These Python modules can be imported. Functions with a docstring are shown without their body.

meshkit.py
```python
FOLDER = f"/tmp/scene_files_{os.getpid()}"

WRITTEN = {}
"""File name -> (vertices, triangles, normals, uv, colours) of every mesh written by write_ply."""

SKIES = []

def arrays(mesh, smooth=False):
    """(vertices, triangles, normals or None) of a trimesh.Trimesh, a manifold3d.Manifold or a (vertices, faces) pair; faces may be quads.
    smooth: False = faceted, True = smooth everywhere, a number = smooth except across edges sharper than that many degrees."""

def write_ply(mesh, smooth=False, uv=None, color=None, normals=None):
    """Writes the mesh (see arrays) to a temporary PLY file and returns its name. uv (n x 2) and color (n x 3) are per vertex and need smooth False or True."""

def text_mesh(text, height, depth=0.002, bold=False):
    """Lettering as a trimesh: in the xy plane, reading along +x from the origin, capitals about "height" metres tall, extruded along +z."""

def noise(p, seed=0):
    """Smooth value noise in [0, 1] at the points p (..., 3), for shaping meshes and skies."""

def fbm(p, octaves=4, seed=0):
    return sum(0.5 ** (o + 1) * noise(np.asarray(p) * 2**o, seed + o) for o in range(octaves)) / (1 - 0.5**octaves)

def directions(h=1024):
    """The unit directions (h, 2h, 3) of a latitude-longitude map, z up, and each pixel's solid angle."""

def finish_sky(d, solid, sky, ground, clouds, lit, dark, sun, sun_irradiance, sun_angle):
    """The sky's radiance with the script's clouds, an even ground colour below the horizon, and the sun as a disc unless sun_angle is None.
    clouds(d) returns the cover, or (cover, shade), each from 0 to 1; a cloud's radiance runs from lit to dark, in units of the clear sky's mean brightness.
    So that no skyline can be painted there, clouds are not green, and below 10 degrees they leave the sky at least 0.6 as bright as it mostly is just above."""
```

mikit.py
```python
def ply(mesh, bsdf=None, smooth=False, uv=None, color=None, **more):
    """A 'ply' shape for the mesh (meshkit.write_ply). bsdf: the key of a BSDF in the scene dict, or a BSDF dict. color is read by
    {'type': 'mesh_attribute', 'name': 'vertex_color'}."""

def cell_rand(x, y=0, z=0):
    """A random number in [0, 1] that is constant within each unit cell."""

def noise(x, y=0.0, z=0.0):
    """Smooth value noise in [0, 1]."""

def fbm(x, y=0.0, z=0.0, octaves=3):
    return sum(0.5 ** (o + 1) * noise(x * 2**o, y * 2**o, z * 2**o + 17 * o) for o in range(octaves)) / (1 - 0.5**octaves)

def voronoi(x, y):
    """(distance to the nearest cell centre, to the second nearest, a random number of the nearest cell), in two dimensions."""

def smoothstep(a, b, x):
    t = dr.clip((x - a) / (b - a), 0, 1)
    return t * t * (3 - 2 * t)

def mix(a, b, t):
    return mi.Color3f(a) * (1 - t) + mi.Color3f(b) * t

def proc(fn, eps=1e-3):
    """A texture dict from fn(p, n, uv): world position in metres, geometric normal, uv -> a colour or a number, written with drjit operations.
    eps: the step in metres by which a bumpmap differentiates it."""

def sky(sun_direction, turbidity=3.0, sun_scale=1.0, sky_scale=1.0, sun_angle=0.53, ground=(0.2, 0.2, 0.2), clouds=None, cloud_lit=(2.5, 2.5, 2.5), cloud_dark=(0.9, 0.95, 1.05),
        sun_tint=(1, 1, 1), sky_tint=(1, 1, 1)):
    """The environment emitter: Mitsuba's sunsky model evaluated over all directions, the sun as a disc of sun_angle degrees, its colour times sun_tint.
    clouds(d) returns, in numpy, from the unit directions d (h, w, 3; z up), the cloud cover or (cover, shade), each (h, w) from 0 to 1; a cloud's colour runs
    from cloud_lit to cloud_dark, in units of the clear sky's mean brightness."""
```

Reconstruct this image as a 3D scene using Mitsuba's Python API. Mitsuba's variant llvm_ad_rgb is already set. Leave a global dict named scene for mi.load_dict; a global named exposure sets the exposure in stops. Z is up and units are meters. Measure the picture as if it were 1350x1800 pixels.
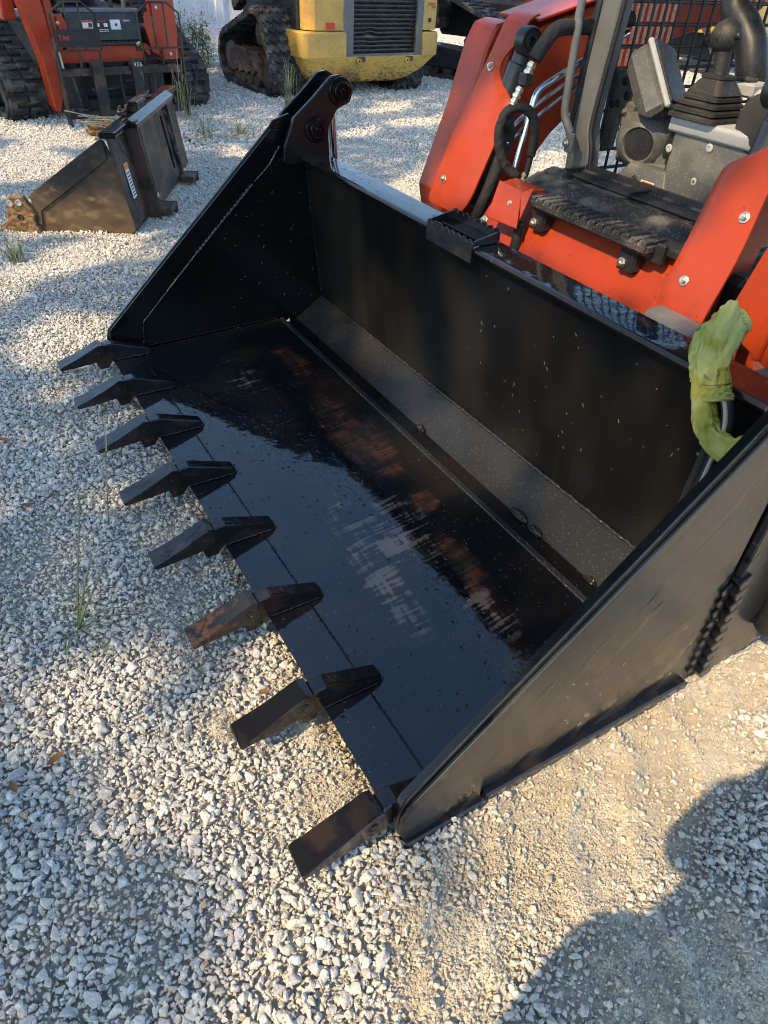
import math, random
import numpy as np
import trimesh
import drjit as dr
import mitsuba as mi
import manifold3d as m3
import shapely
from shapely.geometry import Polygon, Point, LineString
from shapely.ops import unary_union
import mikit, meshkit
from mikit import proc, fbm, noise, voronoi, cell_rand, smoothstep, mix

T = mi.ScalarTransform4f
rng = np.random.default_rng(7)
random.seed(7)
scene, labels = {}, {}

# ---------------------------------------------------------------- camera, sky, exposure
CAM = np.array([2.462, -0.373, 1.200])
FWD = np.array([-0.65000, 0.42104, -0.63263])
DOWN = np.array([0.56457, -0.28969, -0.77287])
scene['camera'] = {'type': 'perspective', 'fov': 57.75, 'fov_axis': 'x', 'near_clip': 0.05, 'far_clip': 400.0,
                   'to_world': T().look_at(origin=CAM.tolist(), target=(CAM + FWD).tolist(), up=(-DOWN).tolist())}
SUN = np.array([0.196, -0.98, 1.0])          # towards the sun
GZ = -0.055                                  # level of the gravel
scene['sky'] = mikit.sky(SUN, turbidity=3, sun_scale=0.38, sun_tint=(1.0, 0.92, 0.76), sky_scale=1.0, sky_tint=(1.06, 1.0, 0.90), ground=(0.3, 0.29, 0.27))
exposure = 3.4

# ---------------------------------------------------------------- materials


def rgb(*c):
    return {'type': 'rgb', 'value': [float(x) for x in c]}


def pr(color, rough=0.5, spec=0.5, bump=None, bscale=1.0, two=True, **k):
    b = {'type': 'principled', 'base_color': color if isinstance(color, dict) else rgb(*color), 'roughness': rough, 'specular': spec, **k}
    if bump is not None:
        b = {'type': 'bumpmap', 'arbitrary': bump, 'scale': bscale, 'bsdf': b}
    return {'type': 'twosided', 'bsdf': b} if two else b


def dots(x, y, s, size, dens):
    """1 on small sparse dots, in two dimensions"""
    a, _, r = voronoi(x * s, y * s)
    return dr.select((a < size) & (r < dens), mi.Float(1), mi.Float(0))


def c_black(p, n, uv):
    f = dots(p.x + p.z * 0.73, p.y + p.z * 0.61, 42.0, 0.07, 0.05)
    d = smoothstep(0.62, 0.8, fbm(p.x * 9, p.y * 9, p.z * 9, 3)) * 0.02
    return mix((0.0045, 0.0047, 0.0058), (0.09, 0.09, 0.085), f * 0.3 + d * 0.5)


def c_wall(p, n, uv):
    f = dots(p.x, p.z, 60.0, 0.06, 0.05)
    v = fbm(p.x * 40, p.z * 2.0, 1.0, 3)
    d = smoothstep(0.35, 0.75, fbm(p.x * 4, p.z * 3, 5.0, 3))
    run = smoothstep(0.64, 0.70, fbm(p.x * 24, p.z * 6, 3.0, 3)) * smoothstep(0.42, 0.05, p.z)
    c = mix((0.0045, 0.0044, 0.0044), (0.016, 0.0148, 0.013), d * 0.85 + 0.15 * v)
    return mix(c, (0.10, 0.095, 0.085), f * 0.4 + run * 0.02)


def c_floor(p, n, uv):
    # wear on the floor plate: paint scraped through to primer and rust in streaks
    def patch(cx, cy, rx, ry, s):
        return dr.maximum(0, 1 - dr.square((p.x - cx) / rx) - dr.square((p.y - cy) / ry)) * s
    wx = p.x + 0.018 * fbm(p.x * 6, p.y * 6, 2.0, 2)
    wy = p.y + 0.018 * fbm(p.x * 5, p.y * 7, 4.0, 2)
    st = fbm(wx * 150 + wy * 14, wy * 9, 9.0, 4) * 0.45 + fbm(wx * 30, wy * 22, 5.0, 4) * 0.33 + fbm(wx * 10, wy * 120 + wx * 9, 3.0, 3) * 0.22
    rust = patch(0.86, 0.53, 0.30, 0.10, 1.0) + patch(1.25, 0.53, 0.06, 0.06, 1.0) + patch(1.50, 0.49, 0.14, 0.05, 1.1) + patch(0.35, 0.56, 0.18, 0.06, 0.6) + patch(1.63, 0.46, 0.08, 0.03, 1.0)
    pale = patch(1.30, 0.38, 0.22, 0.15, 0.9) + patch(1.50, 0.28, 0.20, 0.06, 0.7) + patch(0.40, 0.36, 0.2, 0.08, 0.45) + patch(1.66, 0.45, 0.12, 0.06, 0.7)
    mr = smoothstep(0.42, 0.72, st + 0.26 * dr.minimum(rust, 1) - 0.10) * smoothstep(0.02, 0.35, rust)
    mp = smoothstep(0.57, 0.68, st + 0.12 * dr.minimum(pale, 1) + 0.22 * (fbm(p.x * 14, p.y * 14, 8.0, 3) - 0.5)) * smoothstep(0.02, 0.5, pale)
    base = mix((0.005, 0.0055, 0.0075), (0.018, 0.013, 0.010), smoothstep(0.5, 0.75, fbm(p.x * 5, p.y * 5, 1.0, 3)) * (0.4 + 0.6 * st))
    rc = mix((0.13, 0.048, 0.022), (0.045, 0.028, 0.02), smoothstep(0.4, 0.62, fbm(p.x * 22, p.y * 22, 5, 3)))
    c = mix(base, rc, mr * 0.6 + 0.12 * smoothstep(0.1, 0.8, rust))
    c = mix(c, (0.17, 0.135, 0.115), mp * 0.6)
    f = dots(p.x, p.y, 55.0, 0.09, 0.12)
    return mix(c, (0.22, 0.20, 0.18), f * 0.4)


def h_floor(p, n, uv):
    a, _, r = voronoi(p.x * 38, p.y * 38)
    big = dr.select(r < 0.16, smoothstep(0.20, 0.0, a), 0)
    a2, _, r2 = voronoi(p.x * 120 + 4, p.y * 120)
    sm = dr.select(r2 < 0.3, smoothstep(0.3, 0.0, a2), 0)
    return big * 0.0012 + sm * 0.00025 + fbm(p.x * 26, p.y * 26, 0.0, 3) * 0.00035


def c_side(p, n, uv):
    s = fbm(p.y * 30, p.z * 30, 1.0, 4)
    d = dots(p.y * 1.0, p.z, 60.0, 0.11, 0.12) * 0.5
    w = smoothstep(0.6, 0.75, fbm(p.y * 5 + p.z * 4, p.z * 60 - p.y * 60, 2.0, 3)) * 0.08
    q = (p.z - p.y) * 0.7
    run = smoothstep(0.60, 0.64, fbm((p.y + p.z) * 2.6 + 0.6 * fbm(p.y * 9, p.z * 9, 1.0, 2), q * 30, 7.0, 2))
    base = mix((0.026, 0.023, 0.0195), (0.008, 0.008, 0.008), run)
    return mix(base, (0.16, 0.14, 0.11), d + w * s)


def r_side(p, n, uv):
    # drips of thicker paint run down along the plate: glossier streaks
    q = (p.z - p.y) * 0.7
    run = smoothstep(0.60, 0.64, fbm((p.y + p.z) * 2.6 + 0.6 * fbm(p.y * 9, p.z * 9, 1.0, 2), q * 30, 7.0, 2))
    return 0.26 - 0.15 * run + 0.06 * fbm(p.y * 8, p.z * 8, 0.0, 2)


def h_side(p, n, uv):
    q = (p.z - p.y) * 0.7
    return smoothstep(0.60, 0.64, fbm((p.y + p.z) * 2.6 + 0.6 * fbm(p.y * 9, p.z * 9, 1.0, 2), q * 30, 7.0, 2)) * 0.0004 + fbm(p.y * 90, p.z * 90, p.x * 90, 2) * 0.00012


def h_fine(p, n, uv):
    return fbm(p.x * 160, p.y * 160, p.z * 160, 2) * 0.00022 + fbm(p.x * 22, p.y * 22, p.z * 22, 2) * 0.0006


def c_tooth(p, n, uv):
    f = smoothstep(0.50, 0.68, fbm(p.x * 26, p.y * 26, p.z * 26, 4))
    return mix((0.008, 0.008, 0.0095), (0.034, 0.021, 0.015), f * 0.7)


def c_rust_tooth(p, n, uv):
    f = fbm(p.x * 75, p.y * 50, p.z * 75, 5)
    t = smoothstep(-0.06, -0.15, p.y)
    m = smoothstep(0.50, 0.66, f + 0.20 * t - 0.09) * 0.9
    rc = mix((0.22, 0.075, 0.028), (0.10, 0.034, 0.016), smoothstep(0.4, 0.6, fbm(p.x * 90, p.y * 90, 1.0, 2)))
    return mix((0.02, 0.021, 0.021), rc, m)


def c_slope(p, n, uv):
    f = dots(p.x, p.y + p.z, 75.0, 0.13, 0.35)
    d = fbm(p.x * 7, (p.y + p.z) * 7, 2.0, 3)
    return mix((0.015, 0.0148, 0.0146), (0.25, 0.24, 0.22), f * 0.3 + 0.05 * d)


def paint(base, dirt, amount=0.5, chips=(0.05, 0.03, 0.02)):
    def fn(p, n, uv):
        g = fbm(p.x * 11, p.y * 11, p.z * 11, 4)
        s = smoothstep(0.66, 0.72, fbm(p.x * 34, p.y * 34, p.z * 20, 3))
        d = dots(p.x + p.y * 0.7, p.z + p.y * 0.4, 30.0, 0.09, 0.06)
        c = mix(base, dirt, smoothstep(0.45, 0.8, g) * amount)
        return mix(c, chips, dr.maximum(s * 0.12, d * 0.6))
    return fn


def c_yellow(p, n, uv):
    low = smoothstep(0.36, 0.04, p.z)
    s = smoothstep(0.61, 0.66, fbm(p.y * 38, p.z * 130, p.x * 20, 4) + 0.09 * low)
    g = smoothstep(0.45, 0.7, fbm(p.y * 6, p.z * 6, p.x * 6, 4))
    c = mix((0.56, 0.34, 0.075), (0.42, 0.24, 0.07), g * 0.6)
    c = mix(c, (0.16, 0.085, 0.03), low * g * 0.8)
    return mix(c, (0.05, 0.04, 0.03), s * (0.2 + 0.7 * low))


def c_rubber(p, n, uv):
    g = fbm(p.x * 14, p.y * 14, p.z * 14, 4)
    d = fbm(p.x * 70, p.y * 70, p.z * 70, 3)
    return mix((0.026, 0.026, 0.027), (0.15, 0.137, 0.115), smoothstep(0.42, 0.75, g) * 0.7 + smoothstep(0.55, 0.75, d) * 0.25)


def c_dusty(base, dust, k):
    def fn(p, n, uv):
        d = dots(p.x + p.y * 0.61, p.z + p.y * 0.37, 130.0, 0.22, 0.28)
        g = smoothstep(0.4, 0.75, fbm(p.x * 16, p.y * 16, p.z * 16, 4)) * dr.clip(0.35 + 0.65 * n.z, 0.1, 1)
        return mix(base, dust, dr.minimum(1, d * 0.5 * k + g * 0.6 * k))
    return fn


def c_rusty(p, n, uv):
    g = fbm(p.x * 5, p.y * 5, p.z * 5, 4)
    s = fbm((p.x * 0.47 + p.y * 0.88) * 16, (p.x * 0.88 - p.y * 0.47) * 16, p.z * 26, 4)
    low = smoothstep(0.36, -0.02, p.z)
    c = mix((0.012, 0.011, 0.011), (0.105, 0.066, 0.034), smoothstep(0.40, 0.68, g * 0.6 + s * 0.25 + low * 0.26 - 0.02))
    c = mix(c, (0.23, 0.15, 0.07), smoothstep(0.57, 0.72, s * 0.7 + g * 0.2 + low * 0.1) * 0.6)
    return mix(c, (0.075, 0.036, 0.018), smoothstep(0.5, 0.7, fbm(p.x * 24, p.y * 24, p.z * 24, 3)) * 0.5)


def c_rusty_dark(p, n, uv):
    g = fbm(p.x * 8, p.y * 8, p.z * 8, 4)
    s = fbm(p.x * 40, p.y * 40, p.z * 14, 3)
    c = mix((0.020, 0.017, 0.017), (0.085, 0.046, 0.030), smoothstep(0.38, 0.68, g))
    return mix(c, (0.16, 0.12, 0.09), smoothstep(0.6, 0.75, s) * 0.5)


def c_mud(p, n, uv):
    g = fbm(p.x * 60, p.y * 60, p.z * 60, 4)
    return mix((0.12, 0.072, 0.035), (0.27, 0.165, 0.08), smoothstep(0.35, 0.65, g))


def h_mud(p, n, uv):
    return fbm(p.x * 70, p.y * 70, p.z * 70, 4) * 0.01


def c_vinyl(p, n, uv):
    g = fbm(p.y * 3, p.z * 2, 1.0, 4)
    s = dots(p.y, p.z, 26.0, 0.12, 0.3)
    low = smoothstep(0.5, 0.0, p.z)
    return mix((0.78, 0.78, 0.80), (0.50, 0.47, 0.41), smoothstep(0.5, 0.8, g) * 0.35 + low * 0.25 + s * 0.2)


def c_cloth(p, n, uv):
    g = fbm(p.x * 25, p.y * 25, p.z * 25, 3)
    w = dr.sin(p.z * 1900) * dr.sin((p.x + p.y) * 1900) * 0.5 + 0.5
    c = mix((0.34, 0.345, 0.07), (0.43, 0.47, 0.18), smoothstep(0.42, 0.68, g + (p.z - 0.6) * 0.9))
    return mix(c, (0.16, 0.16, 0.04), 0.35 * (1 - w))


def h_cloth(p, n, uv):
    return (dr.sin(p.z * 1300) + dr.sin((p.x + p.y * 0.8) * 1300)) * 0.0007 + dr.abs(fbm(p.x * 50, p.y * 50, p.z * 26, 3) - 0.5) * 0.030


def h_sleeve(p, n, uv):
    return fbm(p.x * 60, p.y * 60, p.z * 45, 3) * 0.010


def c_stone(p, n, uv):
    u, v = uv.x, uv.y
    k = cell_rand(u * 977.0, 3.0, 1.0)
    h = cell_rand(u * 977.0, 5.0, 2.0)
    c = mix((0.46, 0.435, 0.39), (0.70, 0.665, 0.60), k)
    c = mix(c, (0.62, 0.56, 0.45), smoothstep(0.70, 0.86, h) * 0.8)
    c = mix(c, (0.46, 0.28, 0.15), smoothstep(0.986, 0.994, h) * 0.8)
    c = mix(c, (0.38, 0.40, 0.43), smoothstep(0.12, 0.06, h) * 0.7)
    g = fbm(p.x * 140 + u * 50, p.y * 140, p.z * 140, 3)
    vein = smoothstep(0.05, 0.0, dr.abs(fbm(p.x * 60 + u * 90, p.y * 60, p.z * 60, 3) - 0.5))
    c = c * (0.80 + 0.40 * g)
    c = mix(c, (0.80, 0.79, 0.75), vein * 0.35)
    return mix(c, (0.60, 0.53, 0.41), v * 0.7)


def h_stone(p, n, uv):
    return fbm(p.x * 260, p.y * 260, p.z * 260, 3) * 0.0022


def c_ground(p, n, uv):
    g = fbm(p.x * 6, p.y * 6, 0.0, 4)
    f = fbm(p.x * 110, p.y * 110, 3.0, 4)
    a, b, r = voronoi(p.x * 85, p.y * 85)
    peb = dr.select(r < 0.45, smoothstep(0.42, 0.30, a), 0)
    c = mix((0.52, 0.45, 0.335), (0.62, 0.56, 0.44), smoothstep(0.3, 0.7, g))
    c = mix((0.54, 0.51, 0.455), c, uv.x)
    c = c * (0.72 + 0.5 * f)
    return mix(c, (0.48, 0.46, 0.41), peb * 0.55 * cell_rand(r * 900, 1, 1))


def h_ground(p, n, uv):
    a, b, r = voronoi(p.x * 85, p.y * 85)
    peb = dr.select(r < 0.45, smoothstep(0.45, 0.1, a), 0)
    a2, b2, r2 = voronoi(p.x * 210, p.y * 210)
    return peb * 0.006 + smoothstep(0.5, 0.0, a2) * 0.003 + fbm(p.x * 40, p.y * 40, 1.0, 5) * 0.016


def c_leaf_brown(p, n, uv):
    return mix((0.17, 0.07, 0.03), (0.28, 0.14, 0.06), fbm(p.x * 90, p.y * 90, p.z * 90, 3))


def c_grass(p, n, uv):
    g = fbm(p.x * 30, p.y * 30, p.z * 20, 3)
    return mix((0.085, 0.125, 0.04), (0.26, 0.245, 0.13), smoothstep(0.35, 0.7, g))


BS = {
    'wall_paint': pr(proc(c_wall), 0.22, 0.3, proc(h_fine, 5e-4), 1.0),
    'black_paint': pr(proc(c_black), 0.12, 0.30, proc(h_fine, 5e-4), 1.0),
    'floor_paint': pr(proc(c_floor), 0.05, 0.75, proc(h_floor, 4e-4), 1.0),
    'side_paint': pr(proc(c_side), proc(r_side), 1.0, proc(h_side, 4e-4), 1.0),
    'slope_paint': pr(proc(c_slope), 0.30, 0.5, proc(h_fine, 5e-4), 1.0),
    'tooth_paint': pr(proc(c_tooth), 0.17, 0.6, proc(h_fine, 5e-4), 2.0),
    'rust_tooth': pr(proc(c_rust_tooth), 0.35, 0.5, proc(h_fine, 5e-4), 2.0),
    'red_paint': pr(proc(paint((0.38, 0.044, 0.011), (0.31, 0.042, 0.016), 0.6)), 0.32, 0.3),
    'red_far': pr(proc(paint((0.44, 0.046, 0.013), (0.34, 0.044, 0.018), 0.6)), 0.35, 0.5),
    'yellow_paint': pr(proc(c_yellow), 0.38, 0.5),
    'rubber': pr(proc(c_rubber), 0.8, 0.3),
    'dark_plastic': pr(proc(c_dusty((0.016, 0.017, 0.019), (0.20, 0.185, 0.16), 0.35)), 0.42, 0.5),
    'tread_plastic': pr(proc(c_dusty((0.018, 0.018, 0.019), (0.24, 0.22, 0.19), 0.9)), 0.6, 0.4, proc(h_fine, 5e-4), 4.0),
    'grey_plastic': pr(proc(c_dusty((0.085, 0.086, 0.082), (0.33, 0.30, 0.24), 0.8)), 0.5, 0.4),
    'light_plastic': pr(proc(c_dusty((0.36, 0.365, 0.37), (0.42, 0.39, 0.32), 0.4)), 0.5, 0.4),
    'post_paint': pr(proc(paint((0.115, 0.118, 0.115), (0.20, 0.185, 0.16), 0.6, (0.03, 0.03, 0.03))), 0.45, 0.5),
    'bellows': pr(proc(c_dusty((0.022, 0.021, 0.020), (0.16, 0.135, 0.10), 0.6)), 0.55, 0.4),
    'zinc': pr((0.60, 0.57, 0.48), 0.32, 0.5, metallic=0.9),
    'chrome': pr((0.62, 0.63, 0.65), 0.12, 0.5, metallic=1.0),
    'cylinder_black': pr(proc(c_dusty((0.02, 0.02, 0.021), (0.10, 0.095, 0.085), 0.6)), 0.35, 0.5),
    'sleeve': pr((0.022, 0.022, 0.022), 0.75, 0.3, proc(h_sleeve, 8e-4), 1.0, sheen=0.3),
    'seat_fabric': pr((0.035, 0.035, 0.036), 0.75, 0.4, proc(lambda p, n, uv: dr.sin((p.x + p.z) * 900) * dr.sin((p.x - p.z) * 900) * 0.0012, 4e-4), 1.0),
    'hose_rubber': pr((0.02, 0.02, 0.021), 0.5, 0.4),
    'hose_stripe': pr((0.34, 0.32, 0.29), 0.5, 0.4),
    'rusty_paint': pr(proc(c_rusty), 0.55, 0.4, proc(h_fine, 5e-4), 4.0),
    'rusty_dark': pr(proc(c_rusty_dark), 0.5, 0.45, proc(h_fine, 5e-4), 3.0),
    'mud': pr(proc(c_mud), 0.95, 0.2, proc(h_mud, 8e-4), 1.0),
    'vinyl': pr(proc(c_vinyl), 0.45, 0.4),
    'cloth': pr(proc(c_cloth), 0.9, 0.2, proc(h_cloth, 5e-4), 1.0, sheen=0.5),
    'stone': pr(proc(c_stone), 0.85, 0.3, proc(h_stone, 4e-4), 1.0),
    'soil': pr(proc(c_ground), 0.95, 0.2, proc(h_ground, 6e-4), 1.0),
    'dead_leaf': pr(proc(c_leaf_brown), 0.7, 0.3),
    'grass_blade': pr(proc(c_grass), 0.6, 0.3),
    'straw': pr((0.42, 0.39, 0.28), 0.7, 0.3),
    'foliage': {'type': 'principledthin', 'base_color': rgb(0.05, 0.10, 0.025), 'roughness': 0.5, 'diff_trans': 0.7, 'spec_trans': 0.0},
    'bark': pr((0.12, 0.09, 0.065), 0.9, 0.2),
    'white_print': pr((0.72, 0.72, 0.70), 0.5, 0.4),
    'black_print': pr((0.02, 0.02, 0.02), 0.5, 0.4),
    'orange_print': pr((0.75, 0.20, 0.03), 0.5, 0.4),
    'red_print': pr((0.62, 0.05, 0.03), 0.5, 0.4),
    'faded_print': pr((0.085, 0.035, 0.03), 0.6, 0.4),
    'skin': pr((0.45, 0.27, 0.19), 0.55, 0.4),
    'denim': pr((0.05, 0.065, 0.10), 0.9, 0.2),
    'pane': {'type': 'thindielectric', 'int_ior': 1.5},
}
for k_, b_ in BS.items():
    scene[k_] = b_

# ---------------------------------------------------------------- mesh helpers


def free(name):
    if name not in scene and not any(k.startswith(name + '__') for k in scene) and name not in labels:
        return name
    i = 1
    while f'{name}_{i:03d}' in scene or f'{name}_{i:03d}' in labels or any(k.startswith(f'{name}_{i:03d}__') for k in scene):
        i += 1
    return f'{name}_{i:03d}'


counts = {}


def obj(parent, name, mesh, mat, smooth=35, label=None, **kw):
    base = f'{parent}__{name}' if parent else name
    n = counts.get(base, 0)
    counts[base] = n + 1
    key = base if n == 0 else f'{base}_{n:03d}'
    scene[key] = mesh if isinstance(mesh, dict) else mikit.ply(mesh, mat, smooth=smooth, **kw)
    if label:
        labels[key] = {'label': label}
    return key


def thing(name, label, cat, group=None, kind=None):
    n = counts.get(name, 0)
    counts[name] = n + 1
    key = name if n == 0 else f'{name}_{n:03d}'
    labels[key] = {'label': label, 'category': cat}
    if group:
        labels[key]['group'] = group
    if kind:
        labels[key]['kind'] = kind
    return key


def cat(*ms):
    return trimesh.util.concatenate([m for m in ms if m is not None])


def rot_to(a):
    """3x3 rotation whose third column is the axis a"""
    a = np.asarray(a, float) / np.linalg.norm(a)
    x = np.cross([0, 0, 1.0] if abs(a[2]) < 0.9 else [1.0, 0, 0], a)
    x /= np.linalg.norm(x)
    return np.stack([x, np.cross(a, x), a], 1)


def box(c, s, b=0.003, R=None):
    h = np.asarray(s, float) / 2
    b = min(b, h.min() * 0.6)
    pts = []
    for sx in (-1, 1):
        for sy in (-1, 1):
            for sz in (-1, 1):
                q = np.array([sx, sy, sz])
                for k in range(3):
                    o = h - b
                    o[k] = h[k]
                    pts.append(q * o)
    m = trimesh.convex.convex_hull(np.array(pts))
    v = m.vertices @ (np.eye(3) if R is None else np.asarray(R).T) + np.asarray(c, float)
    return trimesh.Trimesh(v, m.faces, process=False)


def ccw(p):
    p = np.asarray(p, float)
    a = np.sum(p[:, 0] * np.roll(p[:, 1], -1) - p[:, 1] * np.roll(p[:, 0], -1))
    return p if a > 0 else p[::-1]


def inset(p, d):
    """moves each edge of the counter-clockwise ring inwards by d"""
    a, b, c = np.roll(p, 1, 0), p, np.roll(p, -1, 0)
    u, v = b - a, c - b
    u /= np.linalg.norm(u, axis=1, keepdims=True) + 1e-12
    v /= np.linalg.norm(v, axis=1, keepdims=True) + 1e-12
    n1, n2 = np.stack([-u[:, 1], u[:, 0]], 1), np.stack([-v[:, 1], v[:, 0]], 1)
    m = n1 + n2
    m /= np.maximum((m * n1).sum(1, keepdims=True), 0.35)
    return p + d * m


def plate(poly, th, o, u, v, b=0.002, holes=()):
    """a plate with chamfered edges: outline in the plane (u, v) at o, thickness th along u x v"""
    u, v = np.asarray(u, float), np.asarray(v, float)
    u, v = u / np.linalg.norm(u), v / np.linalg.norm(v)
    w = np.cross(u, v)
    rings = [ccw(poly)] + [ccw(h)[::-1] for h in holes]
    b = min(b, th * 0.4)
    V, F, at = [], [], 0
    layers = [(b, 0.0), (0.0, b), (0.0, th - b), (b, th)] if b > 0 else [(0, 0.0), (0, th)]
    caps = []
    for r in rings:
        n = len(r)
        for d, h in layers:
            q = inset(r, d) if d else r
            V.append(np.asarray(o, float) + q[:, :1] * u + q[:, 1:] * v + h * w)
        for k in range(len(layers) - 1):
            i = np.arange(n)
            j = (i + 1) % n
            A, B = at + k * n, at + (k + 1) * n
            F.append(np.stack([A + i, A + j, B + j], 1))
            F.append(np.stack([A + i, B + j, B + i], 1))
        caps.append((at, at + (len(layers) - 1) * n, n))
        at += n * len(layers)
    tri = np.asarray(m3.triangulate([inset(r, b if b > 0 else 0) for r in rings]))
    lo = np.concatenate([np.arange(n) + a for a, _, n in caps])
    hi = np.concatenate([np.arange(n) + a for _, a, n in caps])
    F.append(lo[tri][:, ::-1])
    F.append(hi[tri])
    return trimesh.Trimesh(np.vstack(V), np.vstack(F), process=False)


def fillet(poly, r, seg=3):
    g = Polygon(poly).buffer(0)
    g = g.buffer(-r, join_style='mitre').buffer(r, quad_segs=seg)
    g = g.buffer(r, join_style='mitre').buffer(-r, quad_segs=seg)
    if g.geom_type != 'Polygon':
        g = max(g.geoms, key=lambda q: q.area)
    return np.array(g.simplify(r * 0.04).exterior.coords)[:-1]


def spline(p, n):
    p = np.asarray(p, float)
    if len(p) == 2:
        return p[0] + (p[1] - p[0]) * np.linspace(0, 1, n)[:, None]
    q = np.vstack([2 * p[0] - p[1], p, 2 * p[-1] - p[-2]])
    t = np.linspace(0, len(p) - 1 - 1e-9, n)
    i = t.astype(int)
    t = (t - i)[:, None]
    a, b, c, d = q[i], q[i + 1], q[i + 2], q[i + 3]
    return 0.5 * (2 * b + (c - a) * t + (2 * a - 5 * b + 4 * c - d) * t * t + (3 * b - a - 3 * c + d) * t ** 3)


def tube(p, r, sides=10, n=None, smooth=True, squash=None):
    p = np.asarray(p, float)
    if smooth:
        p = spline(p, n or max(2, (len(p) - 1) * 6 + 1))
    m = len(p)
    r = np.broadcast_to(r, (m,)) if np.ndim(r) < 1 or len(np.atleast_1d(r)) == m else np.interp(np.linspace(0, 1, m), np.linspace(0, 1, len(r)), r)
    t = np.gradient(p, axis=0)
    t /= np.linalg.norm(t, axis=1, keepdims=True) + 1e-12
    a = np.cross(t[0], [0, 0, 1.0] if abs(t[0][2]) < 0.9 else [1.0, 0, 0])
    A = []
    for k in range(m):
        a = a - t[k] * (a @ t[k])
        a /= np.linalg.norm(a) + 1e-12
        A.append(a)
    A = np.array(A)
    B = np.cross(t, A)
    g = np.arange(sides) * 2 * np.pi / sides
    sq = 1.0 if squash is None else squash
    V = (p[:, None] + r[:, None, None] * (np.cos(g)[None, :, None] * A[:, None] + sq * np.sin(g)[None, :, None] * B[:, None])).reshape(-1, 3)
    i, j = np.meshgrid(np.arange(m - 1), np.arange(sides), indexing='ij')
    k = (j + 1) % sides
    q = np.stack([i * sides + j, i * sides + k, (i + 1) * sides + k, (i + 1) * sides + j], -1).reshape(-1, 4)
    F = [q[:, [0, 1, 2]], q[:, [0, 2, 3]]]
    V = np.vstack([V, p[:1], p[-1:]])
    s = np.arange(sides)
    F.append(np.stack([(s + 1) % sides, s, s * 0 + len(V) - 2], 1))
    F.append(np.stack([s + (m - 1) * sides, (s + 1) % sides + (m - 1) * sides, s * 0 + len(V) - 1], 1))
    return trimesh.Trimesh(V, np.vstack(F), process=False)


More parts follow.
